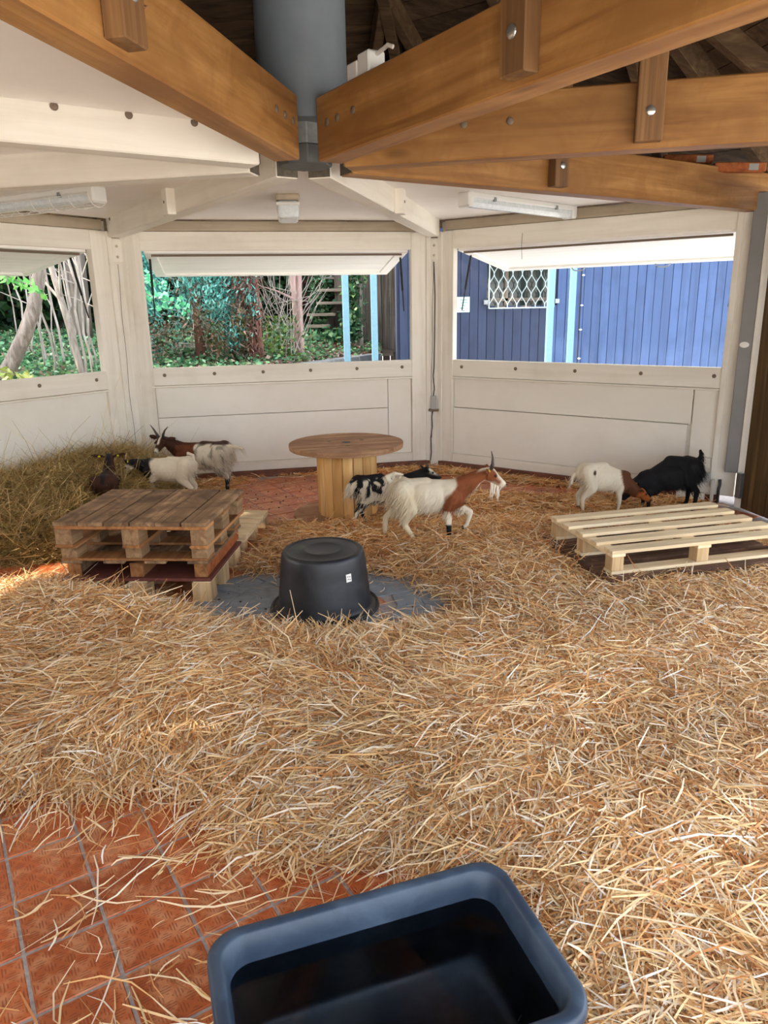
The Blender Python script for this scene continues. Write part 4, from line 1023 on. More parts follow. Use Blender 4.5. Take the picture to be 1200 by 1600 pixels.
    for i, (s, ww) in enumerate(((0, .0016), (.5, .0016), (1, .0004))):
        c = P + dr * (L * s)[:, None] + Nn * (0.004 * s) + np.array([0, 0, -0.25]) * (L * s * s)[:, None]
        vs[:, 2 * i] = c - wd * ww; vs[:, 2 * i + 1] = c + wd * ww
    b0 = (np.arange(nh) * 6)[:, None]
    qd = np.stack([b0 + np.array([0, 1, 3, 2]), b0 + np.array([2, 3, 5, 4])], 1).reshape(-1, 4)
    hc = np.repeat(np.clip(col[idx] * g.uniform(.82, 1.12, (nh, 1)), 0, 1), 6, axis=0)
    ho = link('coat_hair', np_mesh('coat_hair', vs.reshape(-1, 3) * scale, qd, M['coat'], hc), t); ho['kind'] = 'stuff'
    S = Matrix.Scale(scale, 4)
    for s in (-1, 1):
        q = MB(); q.ell((0.036, s * .0375, .014), (.009, .006, .008), 10, S @ HM); q.build('eye', M['eye'], t, smooth=True)
        if horns:
            pts = [S @ HM @ Vector((x, s * y, z)) for x, y, z in horns]
            q = MB(); q.tube(pts, [scale * hornr * (1 - 0.85 * i / (len(pts) - 1)) for i in range(len(pts))], 8); q.build('horn', M['horn'], t, smooth=True)
        q = MB(); q.ell((0.122, s * .008, -0.008), (.004, .0035, .003), 6, S @ HM); q.build('nostril', M['eye'], t)
    for s in ear_tags:
        E_ = S @ HM @ T(-0.018, s * 0.035, 0.018) @ rotZ(s * math.radians(100)) @ rotX(s * 0.5)
        q = MB(); q.ell((0.045, 0, 0.006), (.016, .014, .013), 12, E_); q.build('ear_tag', M['tagyellow'], t)['label'] = 'yellow ear tag'
    if beard:
        q = MB()
        for k in range(26):
            x = g.uniform(0.03, .085); y = g.uniform(-.012, .012); p = H(x, y, -0.038); e2 = p + Vector((g.normal(0, .008), g.normal(0, .006), -g.uniform(.07, .12)))
            q.tube([S @ p, S @ p.lerp(e2, .5), S @ e2], [.005 * scale, .0035 * scale, .0008], 4)
        m_ = q.build('beard', plain('beard_white', s8(226, 214, 196), 0.8), t); m_['label'] = 'white beard'
    return t
WH = np.array(s8(216, 204, 182)); BK = np.array(s8(26, 24, 26)); BR = np.array(s8(128, 72, 42)); DB = np.array(s8(62, 36, 24)); GR = np.array(s8(150, 140, 128))
def mixm(a, b, m): m = np.asarray(m, float)[:, None]; return a * (1 - m) + b * m
stp = lambda v, w=0.02: smooth01(v / w + .5)
def coat_white_brown(co, hl, nz):                    # the walking goat
    x, y, z = co.T; c = np.tile(WH, (len(co), 1)) * (0.95 + 0.06 * nz(co, 22)[:, None]); c = mixm(c, np.array(s8(196, 176, 138)), stp(-.08 - x, .1) * stp(.40 - z, .12) * .55)
    c = mixm(c, BR, stp(x - 0.165 + 0.55 * np.clip(0.42 - z, 0, .2) * (z > .22) + 0.03 * nz(co, 14) + .012 * nz(co, 40), .03) * stp(z - 0.21))
    c = mixm(c, WH, stp(0.022 - np.abs(y)) * stp(x - 0.24) * stp(-(z - 0.40 - (x - .2) * .9)))      # white throat line
    c = mixm(c, WH, stp(.020 - np.abs(hl[:, 1])) * stp(hl[:, 0] - 0.03) * stp(hl[:, 2] + .002) )
    c = mixm(c, WH, stp(hl[:, 0] - 0.085)); c = mixm(c, np.array(s8(110, 80, 66)), stp(hl[:, 0] - .118) )
    c = mixm(c, DB, (np.linalg.norm(co - np.array([.25, 0, .5]), axis=1) < .0) * 1.0)
    c = mixm(c, BK, stp(0.15 - z) * stp(x - 0.0) * stp(nz(co, 30) + .25, .3)); c = mixm(c, WH, ((z < .25) & (z > .15) & (x > .0)) * .9)
    return c
def coat_spotted(co, hl, nz):
    x, y, z = co.T; c = np.tile(WH, (len(co), 1))
    c = mixm(c, BK, stp(nz(co * np.array([1.5, 1, .8]), 36) + nz(co, 70) * .5 - .12 + (z - .36) * 4, .25))
    c = mixm(c, BK, stp(x - 0.09 + .02 * nz(co, 20)) * stp(z - .15)); c = mixm(c, BK, stp(z - .43))
    c = mixm(c, BK, stp(-z + .24) * stp(nz(co, 40) + .05, .2))
    c = mixm(c, WH, stp(.012 - np.abs(np.abs(hl[:, 1]) - .026)) * stp(hl[:, 0] - .0) * stp(hl[:, 2] - .004) * (np.linalg.norm(hl, axis=1) < .13))
    c = mixm(c, WH, (x < -0.295) * 1.0); return c
def coat_brown_white(co, hl, nz):                    # horned goat
    x, y, z = co.T; c = mixm(np.tile(WH * .95, (len(co), 1)), np.array(s8(120, 112, 104)), stp(nz(co * np.array([1, 1, .4]), 44) - .25, .3) * .8)
    c = mixm(c, BR * .6, stp(x - 0.02 + .03 * nz(co, 16)) * stp(z - .22)); c = mixm(c, DB, stp(z - .445 + .01 * nz(co, 24)))
    c = mixm(c, DB, stp(nz(co, 26) - .75, .15) * (z > .33)); c = mixm(c, BK, stp(.14 - z) * stp(nz(co, 30) + .5, .2))
    hd_ = np.linalg.norm(hl - np.array([.04, 0, 0]), axis=1) < .12
    c = mixm(c, DB, hd_ * 1.0); c = mixm(c, WH, hd_ * stp(.008 - np.abs(hl[:, 1]), .01) * stp(hl[:, 2] - .012) * stp(.06 - hl[:, 0])); c = mixm(c, WH * .8, hd_ * stp(hl[:, 0] - .095, .02))
    return c
def coat_white_black(co, hl, nz):
    x, y, z = co.T; c = np.tile(WH, (len(co), 1)); c = mixm(c, BK, stp(x - 0.155 + .05 * nz(co, 16)))
    c = mixm(c, BK, stp(nz(co, 24) - .72, .1) * stp(x + .02)); c = mixm(c, BK, stp(.10 - z) * stp(nz(co, 30) + .2, .2))
    c = mixm(c, WH, (stp(.012 - np.abs(np.abs(hl[:, 1]) - .03), .01) + stp(.006 - np.abs(hl[:, 1]), .01)).clip(0, 1) * stp(hl[:, 0]) * (np.linalg.norm(hl, axis=1) < .14)); return c
def coat_kid(co, hl, nz):
    x, y, z = co.T; c = np.tile(np.array(s8(62, 38, 28)), (len(co), 1)); c = mixm(c, BK, stp(.022 - np.abs(y) + .006 * nz(co, 20)) * (z > .36)); return mixm(c, DB * .7, stp(.32 - z, .1))
def coat_white_brownhead(co, hl, nz):
    x, y, z = co.T; c = np.tile(WH, (len(co), 1)) * .97; c = mixm(c, np.array(s8(90, 54, 34)), stp(x - .135 + .02 * nz(co, 14)))
    c = mixm(c, np.array(s8(150, 84, 36)), stp(hl[:, 0] + .03) * 1.0 * (np.linalg.norm(hl, axis=1) < .2)); c = mixm(c, BK, stp(hl[:, 0] - .1)); c = mixm(c, DB, stp(.022 - np.linalg.norm(co - np.array([-.17, -.085, .40]), axis=1), .01))
    c = mixm(c, DB, stp(.022 - np.linalg.norm(co[:, [0, 2]] - np.array([-.15, .42]), axis=1), .008) * (y < 0)); c = mixm(c, BK, stp(.06 - z) * (x > -.25) * (y > 0)); return c
def coat_black(co, hl, nz):
    x, y, z = co.T; c = np.tile(np.array(s8(20, 20, 22)), (len(co), 1)); c = mixm(c, WH, stp(.014 - np.abs(hl[:, 1] + .03), .01) * stp(.05 - np.abs(hl[:, 0] - .02), .02) * (np.linalg.norm(hl, axis=1) < .12)); return mixm(c, BK * .9, stp(nz(co, 14), .5) * .5)
hornA = [(-0.005, .016, .03), (-0.02, .022, .06), (-0.045, .03, .09), (-0.075, .036, .112)]
hornB = [(-0.005, .016, .03), (-0.012, .022, .055), (-0.024, .028, .075)]
# walking goat in the middle
goat('white goat with brown neck and head, walking right past the reel table', (0.305, 4.60, 0.0), math.radians(-2), 0.94, coat_white_brown,
     legs={'HL': [(-0.20, .385, .08), (-0.21, .255, .05), (-0.315, .165, .023), (-0.325, .05, .016), (-0.318, .018, .021)],
           'HR': [(-0.19, .385, .08), (-0.14, .255, .05), (-0.185, .155, .023), (-0.115, .045, .016), (-0.098, .016, .021)],
           'FR': [(0.155, .33, .058), (0.12, .235, .032), (0.125, .135, .021), (0.13, .04, .0145), (0.142, .014, .019)],
           'FL': [(0.18, .33, .058), (0.20, .24, .032), (0.285, .20, .022), (0.262, .105, .0145), (0.238, .085, .019)]},
     head=((0.405, 0, .485), (0.88, -0.1, -0.45), (.45, 0, .88)), tail=[(-0.275, 0, .43), (-0.30, 0, .475), (-0.245, 0, .50), (-0.19, 0, .49)],
     horns=[(-0.005, .016, .03), (-0.012, .02, .065), (-0.03, .024, .10), (-0.055, .026, .13)], ear_tags=(-1,), beard=True, hair=3400, hair_len=(.025, .05), seed=1, hornr=.014)
goat('black and white spotted goat behind the white one, passing the reel table', (0.0, 5.14, 0.0), math.radians(17), 0.86, coat_spotted,
     legs={'HR': [(-0.20, .385, .075), (-0.155, .26, .045), (-0.26, .165, .022), (-0.275, .05, .015), (-0.27, .018, .02)], 'HL': [(-0.20, .385, .075), (-0.15, .265, .045), (-0.20, .17, .022), (-0.165, .075, .015), (-0.15, .05, .02)]},
     head=((0.39, 0, .43), (0.95, -.1, -0.3), (.3, 0, .9)), dz=-0.01, tail=[(-0.275, 0, .40), (-0.31, 0, .37), (-0.318, 0, .30)], horns=hornB, hair=2200, seed=2, chest_drop=.02)
goat('horned brown and white goat by the wall, looking back over the smaller white one', (-1.62, 6.38, 0.0), math.radians(172), 0.98, coat_brown_white,
     legs={'HL': [(-0.20, .385, .08), (-0.16, .26, .05), (-0.255, .165, .024), (-0.255, .05, .016), (-0.245, .018, .021)], 'HR': [(-0.20, .385, .08), (-0.15, .26, .05), (-0.225, .165, .024), (-0.205, .05, .016), (-0.195, .018, .021)]},
     head=((0.315, 0.10, .475), (0.18, .95, -0.5), (0, .4, .9)), tail=[(-0.275, 0, .42), (-0.34, 0, .415), (-0.39, 0, .40)], horns=[(-0.005, .018, .03), (-0.01, .03, .07), (-0.02, .05, .105), (-0.035, .08, .135)], hair=3000, hair_len=(.03, .055), seed=3, hornr=.016)
goat('small white goat with black head and shoulders, feeding at the hay', (-1.82, 6.0, 0.0), math.radians(178), 0.86, coat_white_black,
     head=((0.36, 0, .385), (0.55, .25, -0.85), (.7, 0, .4)), tail=[(-0.27, 0, .42), (-0.27, 0, .475), (-0.22, 0, .50)], horns=hornB, ear_tags=(1,), hair=1800, seed=4)
goat('dark brown kid seen from behind, between the hay and the pallet stack', (-2.2, 5.66, 0.0), math.radians(102), 0.82, coat_kid,
     head=((0.27, 0, .50), (0.9, 0, -0.25), (.2, 0, 1)), dz=-.03, horns=[(-0.005, .018, .03), (-0.01, .024, .05), (-0.014, .03, .062)], ear_tags=(-1, 1), hair=900, seed=5, ears=1.35, tail=[(-0.27, 0, .38), (-0.29, 0, .36), (-0.295, 0, .33)])
goat('white goat with brown head down, butting against the black goat', (1.70, 5.40, 0.0), math.radians(3), 0.80, coat_white_brownhead,
     legs={'FL': [(0.15, .30, .058), (0.14, .215, .032), (0.16, .125, .021), (0.15, .04, .0145), (0.162, .014, .019)], 'FR': [(0.15, .30, .058), (0.11, .215, .032), (0.12, .125, .021), (0.11, .04, .0145), (0.122, .014, .019)]},
     head=((0.345, 0, .185), (0.86, -.1, -0.5), (.5, 0, .8)), dz=.03, arch=.0, chest_drop=.07, tail=[(-0.275, 0, .42), (-0.325, 0, .375), (-0.335, 0, .30)], hair=1400, seed=6, neck_r=(.08, .055), ear_tags=())
goat('black goat with head down, standing by the sockets at the right wall', (2.20, 5.52, 0.0), math.radians(183), 0.94, coat_black,
     legs={'FL': [(0.15, .30, .058), (0.14, .215, .032), (0.16, .125, .021), (0.15, .04, .0145), (0.162, .014, .019)]},
     head=((0.28, 0, .20), (0.72, 0.1, -0.65), (.6, 0, .7)), dz=-.02, arch=.01, chest_drop=.09, tail=[(-0.265, 0, .40), (-0.285, 0, .45), (-0.275, 0, .49)], hair=3200, hair_len=(.03, .06), seed=7, horns=hornB, neck_r=(.085, .06), ear_tags=(1,), fat=1.12)

# ------------------------------------------------------------------ sockets, cables, conduit
nC = Vector((math.cos(AR), math.sin(AR), 0)); nin = Vector((math.sin(AR), -math.cos(AR), 0))
def onwall_r(s, z, off=0.0): return P2 + nC * s + nin * off + Vector((0, 0, z))
def wbox(name, label, cat, s, z, w_, h_, t_, mat, group=None, off=0.0, holes=0):
    o = thing(name, label, cat, onwall_r(s, z, off), AR, group)
    MB().span((-w_ / 2, -t_, -h_ / 2), (w_ / 2, 0, h_ / 2)).build('case', mat, o, bevel=0.006, segs=2)
    if holes:
        q = MB(); q.tube([(0, -t_ - 0.0005, 0), (0, -t_ - 0.004, 0)], 0.027, 18); q.build('ring', M['sock'], o)
        for k in (-1, 1): q = MB(); q.tube([(k * 0.0095, -t_ - 0.004, 0), (k * 0.0095, -t_ - 0.0052, 0)], 0.004, 8); q.build('pin_hole', M['sockdark'], o)
    else:
        for k in (-1, 1): q = MB(); q.ell((k * w_ * .38, -t_, 0), (.004, .002, .004), 8); q.build('screw', M['rust'], o)
    return o
wbox('wall_socket', 'white wall socket above two junction boxes, beside the grey post', 'socket', 2.62, 0.325, 0.085, 0.085, 0.03, M['sock'], off=0.02, holes=1)
wbox('junction_box', 'grey-white junction box, left of two under the wall socket', 'junction box', 2.50, 0.205, 0.10, 0.085, 0.035, M['sockgrey'], 'junction boxes at the right wall', off=0.02)
wbox('junction_box', 'grey-white junction box, right of two under the wall socket', 'junction box', 2.625, 0.205, 0.10, 0.085, 0.035, M['sockgrey'], 'junction boxes at the right wall', off=0.02)
wbox('trunking_box', 'low white trunking box near the floor behind the black goat', 'trunking', 2.54, 0.04, 0.22, 0.07, 0.04, M['sock'], off=0.05)
q = MB(); q.tube([onwall_r(2.575, 0.17, .04), onwall_r(2.57, 0.10, .06), onwall_r(2.575, 0.02, .06)], 0.006, 6); tag(q.build('power_cable', M['cable']), 'short black cable hanging below the junction boxes', 'cable')
q = MB(); q.tube([onwall_r(2.655, 0.16, .04), onwall_r(2.69, 0.12, .05), onwall_r(2.70, 0.07, .05), onwall_r(2.64, 0.075, .06)], 0.005, 6); tag(q.build('power_cable', M['cablew']), 'short white cable looped below the right junction box', 'cable')
q = MB(); q.tube([onwall_r(2.705, 0.0, .07), onwall_r(2.705, 0.2, .07)], 0.014, 10); tag(q.build('conduit', M['cablew']), 'short white upright pipe at the foot of the grey post', 'pipe')
q = MB(); q.tube([onwall_r(2.75, 0.0, .05), onwall_r(2.75, 0.12, .06), onwall_r(2.755, 0.16, .05), onwall_r(2.75, 0.2, .04)], 0.012, 8); tag(q.build('power_cable', M['cable']), 'black cable with clamps at the very foot of the grey post', 'cable')
# corner between the middle and right windows: cable with an inline switch and a small socket
cz = Vector((HUB.x - P2.x, HUB.y - P2.y, 0)).normalized(); cx_ = Vector((-cz.y, cz.x, 0))
def corn(s, z, off=0.068): return P2 + cz * off + cx_ * s + Vector((0, 0, z))
q = MB(); q.tube([corn(.0, 2.0), corn(.012, 1.7), corn(.008, 1.3), corn(.002, 1.0), corn(-.006, .93), corn(.006, .80), corn(-.004, .73)], 0.005, 6)
q.tube([corn(-.006, .60), corn(-.02, .52), corn(-.015, .42), corn(-.03, .3), corn(-.025, .15), corn(-.035, .07)], 0.005, 6)
tag(q.build('power_cable', M['cable']), 'thin black cable running down the corner post right of the middle window', 'cable')
bs = thing('cable_switch', 'small grey switch box halfway down the corner cable', 'switch', corn(0, .66), math.atan2(cx_.y, cx_.x))
MB().span((-0.028, -0.02, -0.07), (0.028, 0.02, 0.07)).build('case', M['sockgrey'], bs, bevel=0.006)
MB().span((-0.05, -0.025, -0.085), (0.05, 0.02, -0.062)).build('bracket', M['rust'], bs, bevel=0.003)
cs = thing('wall_socket', 'small worn socket low on the corner post behind the spotted goat', 'socket', corn(-0.06, .26, .05), math.atan2(-cx_.y, -cx_.x))
MB().span((-0.035, -0.03, -0.04), (0.035, 0.0, 0.04)).build('case', M['sock'], cs, bevel=0.006)
for k in (-1, 1): q = MB(); q.tube([(k * .009, -.03, 0), (k * .009, -.032, 0)], .005, 8); q.build('pin_hole', M['sockdark'], cs)
q = MB(); q.tube([corn(-.065, .3, .055), corn(-.065, .42, .055)], 0.008, 6); q.build('cable_stub', M['cablew'], cs).matrix_parent_inverse = Matrix.LocRotScale(cs.location, cs.rotation_euler, None).inverted()

# ------------------------------------------------------------------ outside: planted bank, trees, shed
def K0(): return np.array([-1.50, 9.35]), np.array([-0.12, 11.7])
KA, KB = K0(); KD = (KB - KA) / np.linalg.norm(KB - KA); KN = np.array([-KD[1], KD[0]])     # KN points to the planted side
nzt = SNoise(21, 12, 2)
def terr_h(P):
    r = np.hypot(P[..., 0] - HUB.x, P[..., 1] - HUB.y)
    z = 0.80 + 0.105 * (r - 5.0) + 1.9 * smooth01((r - 9.6) / 5.0)
    z = z + 0.05 * nzt(P, 1.2) + 0.02 * nzt(P, 4.0)
    sk = (P - KA) @ KN
    z = np.where((P[..., 1] > 9.0) & (P[..., 0] > -2.6), np.minimum(z, 0.85 + 0.22 * np.maximum(sk, 0) + 0.25 * smooth01((P[..., 1] - 13.5) / 1.5) * 4), z)
    return z * smooth01((r - 4.95) / 0.45)
def planted(P):
    s = (P - KA) @ KN
    return (s > 0.0) | ((P[..., 1] > 11.55) & (P[..., 0] < .3)) | ((P[..., 0] < -1.5) & (P[..., 1] < 9.4) & (s > -0.2))
n = 130; xs = np.linspace(-15, 2.5, n); ys = np.linspace(-4, 19, n)
X, Y = np.meshgrid(xs, ys, indexing='ij'); PG = np.stack([X, Y], -1); HG = terr_h(PG)
keep = (np.hypot(X - HUB.x, Y - HUB.y) > 4.15) & (planted(PG) | ((PG - KA) @ KN > -0.05))
Qm = keep[:-1, :-1] & keep[1:, :-1] & keep[:-1, 1:] & keep[1:, 1:]
vid = np.arange(n * n).reshape(n, n); I, J = np.nonzero(Qm)
bank = link('terrain', np_mesh('terrain', np.stack([X, Y, HG], -1).reshape(-1, 3), np.stack([vid[I, J], vid[I + 1, J], vid[I + 1, J + 1], vid[I, J + 1]], -1), M['soil']))
bank.data.polygons.foreach_set('use_smooth', [True] * len(bank.data.polygons)); struct(bank)
yard = MB().span((-40, -40, -0.2), (40, 40, -0.13)).build('ground', M['yard']); struct(yard)
# kerb of pale stones along the bed
kb = thing('stone_kerb', 'pale stone kerb along the planted bed below the wooden stairs', 'kerb', (KA[0], KA[1], 0.0), math.atan2(KD[1], KD[0]))
L_ = np.linalg.norm(KB - KA)
for k in range(4): MB().span((L_ * k / 4 + .006, -0.16, 0), (L_ * (k + 1) / 4 - .006, 0.0, 0.885 + 0.004 * k)).build('kerb_stone', M['kerbstone'], kb, bevel=0.01)

def leaves(C, size, pal, wts, seed, flat=0.5, elong=1.5, vcolor=0.25):
    g = np.random.default_rng(seed); n = len(C)
    N_ = g.normal(size=(n, 3)); N_[:, 2] += flat * 2; N_ /= np.linalg.norm(N_, axis=1)[:, None]
    A_ = np.cross(N_, g.normal(size=(n, 3))); A_ /= np.linalg.norm(A_, axis=1)[:, None]; B_ = np.cross(N_, A_)
    s = g.uniform(size[0], size[1], n)[:, None] * 0.5
    vs = np.stack([C + A_ * s * elong, C + B_ * s + N_ * s * .25, C - A_ * s * elong, C - B_ * s + N_ * s * .25], 1)
    q = (np.arange(n) * 4)[:, None] + np.arange(4)
    col = pal[g.choice(len(pal), n, p=wts)] * g.uniform(1 - vcolor, 1 + vcolor, (n, 1))
    return vs.reshape(-1, 3), q, np.clip(np.repeat(col, 4, axis=0), 0, 1)
def foliage(name, parts, parent=None, stuff=True):
    V, Q, Cc = merge(parts); o = link(name, np_mesh(name, V, Q, M['leaf'], Cc), parent)
    if stuff: o['kind'] = 'stuff'
    return o
G1 = np.array([s8(110, 164, 118), s8(82, 130, 88), s8(142, 186, 124), s8(58, 98, 68), s8(176, 214, 170), s8(164, 146, 124)])
g = np.random.default_rng(77)
def wedge(n, px0, px1, y0, y1):
    """points on the bank seen through a window"""
    y = g.uniform(y0, y1, n); p = g.uniform(px0, px1, n); x = (p - 600) / FPX * (y * .965 + .2)
    P = np.stack([x, y], -1); return P[planted(P) & (np.hypot(x - HUB.x, y - HUB.y) > 4.5)]
PI_ = np.concatenate([wedge(15000, -60, 200, 6.0, 14), wedge(15000, 190, 600, 7.8, 14.5)])
h = terr_h(PI_)[:, None]
iv = leaves(np.concatenate([PI_, h + g.uniform(0.0, 0.12, (len(PI_), 1))], 1), (0.035, 0.07), G1, np.array([.26, .22, .16, .16, .06, .14]), 1, flat=0.8, elong=1.1)
tag(foliage('ground_ivy', [iv]), 'low green ivy covering the bank outside the windows', 'ivy', kind='stuff')
PL = wedge(9000, 380, 600, 9.3, 12.5); PL = PL[((PL - KA) @ KN > 0) & ((PL - KA) @ KN < 1.1)]
tag(foliage('leaf_litter', [leaves(np.concatenate([PL, terr_h(PL)[:, None] + .012 + g.uniform(0, .02, (len(PL), 1))], 1), (.03, .06), np.array([s8(190, 160, 150), s8(160, 122, 104), s8(214, 190, 180), s8(120, 86, 70)]), np.array([.3, .3, .25, .15]), 3, flat=1.2)]), 'pale pinkish dead leaves on the bed along the kerb', 'leaves', kind='stuff')
# dark undergrowth up the bank
n = 42000; ang = np.radians(g.uniform(84, 165, n)); r = g.uniform(9.2, 13.5, n); P = np.stack([HUB.x + r * np.cos(ang), HUB.y + r * np.sin(ang)], -1); P = P[planted(P)]
C3 = np.concatenate([P, (terr_h(P) + g.uniform(0, 1.5, len(P)) ** 1.3)[:, None]], 1)
GD = np.array([s8(34, 62, 36), s8(24, 44, 28), s8(54, 86, 46), s8(60, 50, 36), s8(84, 116, 60)])
tag(foliage('undergrowth', [leaves(C3, (0.07, 0.15), GD, np.array([.34, .3, .18, .12, .06]), 2, flat=0.2)]), 'dark leafy undergrowth climbing the bank behind the trees', 'undergrowth', kind='stuff')
# canopy of trees beyond, each with its own trunk and crown
def tree(x, y, trunk_r, hgt, crown_r, label, seed, pal=GD, wts=np.array([.34, .3, .18, .12, .06]), bark='bark1', nl=2600):
    gg = np.random.default_rng(seed); z0 = float(terr_h(np.array([[x, y]]))[0]) - 0.05 if planted(np.array([[x, y]]))[0] else -0.13
    t = thing('tree', label, 'tree', (x, y, z0), 0, 'trees beyond the bank')
    pts = [(0.12 * math.sin(k * 1.3 + seed), 0.1 * math.cos(k * 1.1 + seed) - .1, hgt * k / 5) for k in range(6)]
    MB().tube(pts, [trunk_r * (1 - .1 * k) for k in range(6)], 10).build('trunk', M[bark], t, smooth=True)
    d = gg.normal(size=(nl, 3)); d /= np.linalg.norm(d, axis=1)[:, None]
    C = d * (crown_r * gg.uniform(.55, 1, (nl, 1))) * np.array([1, 1, .75]) + np.array([0, 0, hgt + crown_r * .35])
    foliage('crown', [leaves(C, (.12, .26), pal, wts, seed, flat=.2)], t)
for k, (x, y, tr, hh, cr) in enumerate(((-9.4, 12.6, .14, 3.0, 2.4), (-6.6, 14.4, .12, 3.2, 2.5), (-3.9, 15.0, .15, 3.0, 2.6), (-1.4, 15.6, .12, 3.2, 2.5), (-11.4, 9.4, .13, 2.8, 2.5), (-12.0, 5.6, .13, 2.8, 2.4))):
    tree(x, y, tr, hh, cr, 'dark leafy tree beyond the undergrowth at the top of the bank', 40 + k)
# trunks seen through the left window
def pxpath(pts, Y): return [ony(px, py, Y + dy) for px, py, dy in pts]
def trunk_thing(name, label, cat, pts, r, mat, group=None, twigs=0, seed=0, n=9):
    base = pts[0]; t = thing(name, label, cat, tuple(base), 0, group); loc = [p - base for p in pts]
    rs = [r * (1 - 0.35 * i / (len(pts) - 1)) for i in range(len(pts))]
    MB().tube(loc, rs, n).build('trunk', M[mat], t, smooth=True)
    rr = random.Random(seed)
    for k in range(twigs):
        i = rr.randrange(max(1, len(loc) // 3), len(loc)); p = loc[i]
        d = Vector((rr.uniform(-1, 1), rr.uniform(-.4, .4), rr.uniform(.2, 1))).normalized(); Lt = rr.uniform(.25, .7)
        MB().tube([p, p + d * Lt * .5 + Vector((0, 0, .02)), p + d * Lt], [r * .4 + .002, r * .28 + .001, .002], 5).build('branch', M[mat], t)
    return t
def ground_of(px, Y):
    p = ony(px, 479, Y); return float(terr_h(np.array([[p.x, p.y]]))[0]) - 0.06
def grow(px0, px1, Y, top=2.9, wob=.03, n=8, seed=0, lean=0.0):
    rr = random.Random(seed); a = ony(px0, 479, Y); b_ = ony(px1, 479, Y); z0 = ground_of(px0, Y); out = []
    for i in range(n):
        f = i / (n - 1); out.append(Vector((a.x + (b_.x - a.x) * f + rr.uniform(-wob, wob) * (0 < i), Y + rr.uniform(-wob, wob), z0 + (top - z0) * f)))
    return out
trunk_thing('curved_tree', 'thick grey tree trunk curving up at the far left of the left window', 'tree', pxpath([(-40, 680, 0), (-8, 612, 0), (18, 568, 0), (38, 525, 0), (52, 485, .05), (60, 440, .1), (64, 380, .1), (66, 300, .1)], 7.8), .088, 'bark1', n=14)
trunk_thing('leaning_tree', 'pale slanting trunk crossing the middle of the left window', 'tree', pxpath([(136, 612, 0), (124, 565, 0), (110, 515, 0), (96, 470, 0), (84, 430, 0), (72, 390, 0), (62, 330, 0)], 8.2), .042, 'bark2', twigs=3, seed=3, n=12)
trunk_thing('grey_tree', 'thick dark grey trunk behind the right edge of the left window', 'tree', grow(122, 133, 11.2, 4.0, 0.0), .16, 'fence', n=14)
ORD = 'first second third fourth fifth sixth seventh eighth ninth tenth eleventh twelfth thirteenth fourteenth fifteenth sixteenth'.split()
for k, (a, b_, Y) in enumerate(sorted(((58, 54, 8.6), (64, 52, 8.9), (70, 62, 8.3), (80, 78, 8.8), (46, 40, 9.2), (90, 78, 9.0), (108, 106, 8.4), (112, 98, 8.8), (118, 122, 8.2), (134, 120, 8.4), (136, 134, 8.0), (138, 126, 8.9), (146, 150, 8.5), (104, 112, 9.4), (24, 10, 9.0), (34, 28, 9.5)))):
    trunk_thing('sapling', ORD[k] + ' thin pale sapling from the left outside the left window', 'sapling', grow(a, b_, Y, 3.0, .035, 9, k), rnd.uniform(.008, .016), 'bark2', 'bare saplings outside the left window', twigs=rnd.randint(1, 4), seed=k)
# leafy sprigs
def sprig(label, px, py, Y, w_, h_, n, pal, wts, size, seed, group=None, name='leafy_sprig'):
    c = ony(px, py, Y); gg = np.random.default_rng(seed); t = thing(name, label, 'branch', tuple(c), 0, group)
    MB().tube([(-w_ * .9, 0.02, h_ * .7), (-.3 * w_, 0, .2 * h_), (.4 * w_, 0, -.2 * h_), (w_ * .9, 0, -h_ * .7)], [.008, .006, .004, .002], 5).build('twig', M['bark1'], t)
    u = gg.uniform(-1, 1, n); C = np.stack([u * w_, gg.uniform(-.1, .1, n), -u * h_ * .7 + gg.normal(0, h_ * .35, n)], 1)
    foliage('leaves', [leaves(C, size, pal, wts, seed, flat=.1, elong=1.15)], t)
GB = np.array([s8(120, 200, 96), s8(150, 222, 120), s8(96, 170, 90), s8(176, 232, 150)]); WB = np.array([.35, .25, .25, .15])
sprig('bright green leaf cluster hanging beside the thick curved trunk', 38, 443, 7.4, .2, .12, 34, GB, WB, (.05, .09), 5)
sprig('yellow-green leafy cluster low at the left edge of the left window', 12, 583, 7.2, .22, .1, 50, np.array([s8(200, 210, 120), s8(168, 190, 100), s8(220, 224, 160)]), np.array([.4, .4, .2]), (.05, .09), 6)
GT = np.array([s8(110, 214, 160), s8(138, 228, 178), s8(84, 176, 128), s8(160, 236, 196)])
sprig('drooping branch of round pale green leaves at the left side of the middle window', 250, 468, 8.2, .3, .17, 90, GT, WB, (.04, .06), 7)
sprig('pale green leaf cluster high behind the middle window strut', 237, 437, 8.3, .16, .1, 46, GT, WB, (.035, .055), 8)
# blue-green conifer with bare lower branches
def needles(C, D, L, wd, pal, wts, seed):
    gg = np.random.default_rng(seed); n = len(C); Dn = D + gg.normal(0, .35, (n, 3)); Dn /= np.linalg.norm(Dn, axis=1)[:, None]
    Wv = np.cross(Dn, gg.normal(size=(n, 3))); Wv /= np.linalg.norm(Wv, axis=1)[:, None]; Ls = gg.uniform(L[0], L[1], n)[:, None]
    vs = np.stack([C - Wv * wd, C + Wv * wd, C + Dn * Ls + Wv * wd * .3, C + Dn * Ls - Wv * wd * .3], 1); q = (np.arange(n) * 4)[:, None] + np.arange(4)
    col = pal[gg.choice(len(pal), n, p=wts)] * gg.uniform(.75, 1.2, (n, 1)); return vs.reshape(-1, 3), q, np.clip(np.repeat(col, 4, axis=0), 0, 1)
cx0 = ony(300, 479, 9.7); cz0 = float(terr_h(np.array([[cx0.x, cx0.y]]))[0]) - .05
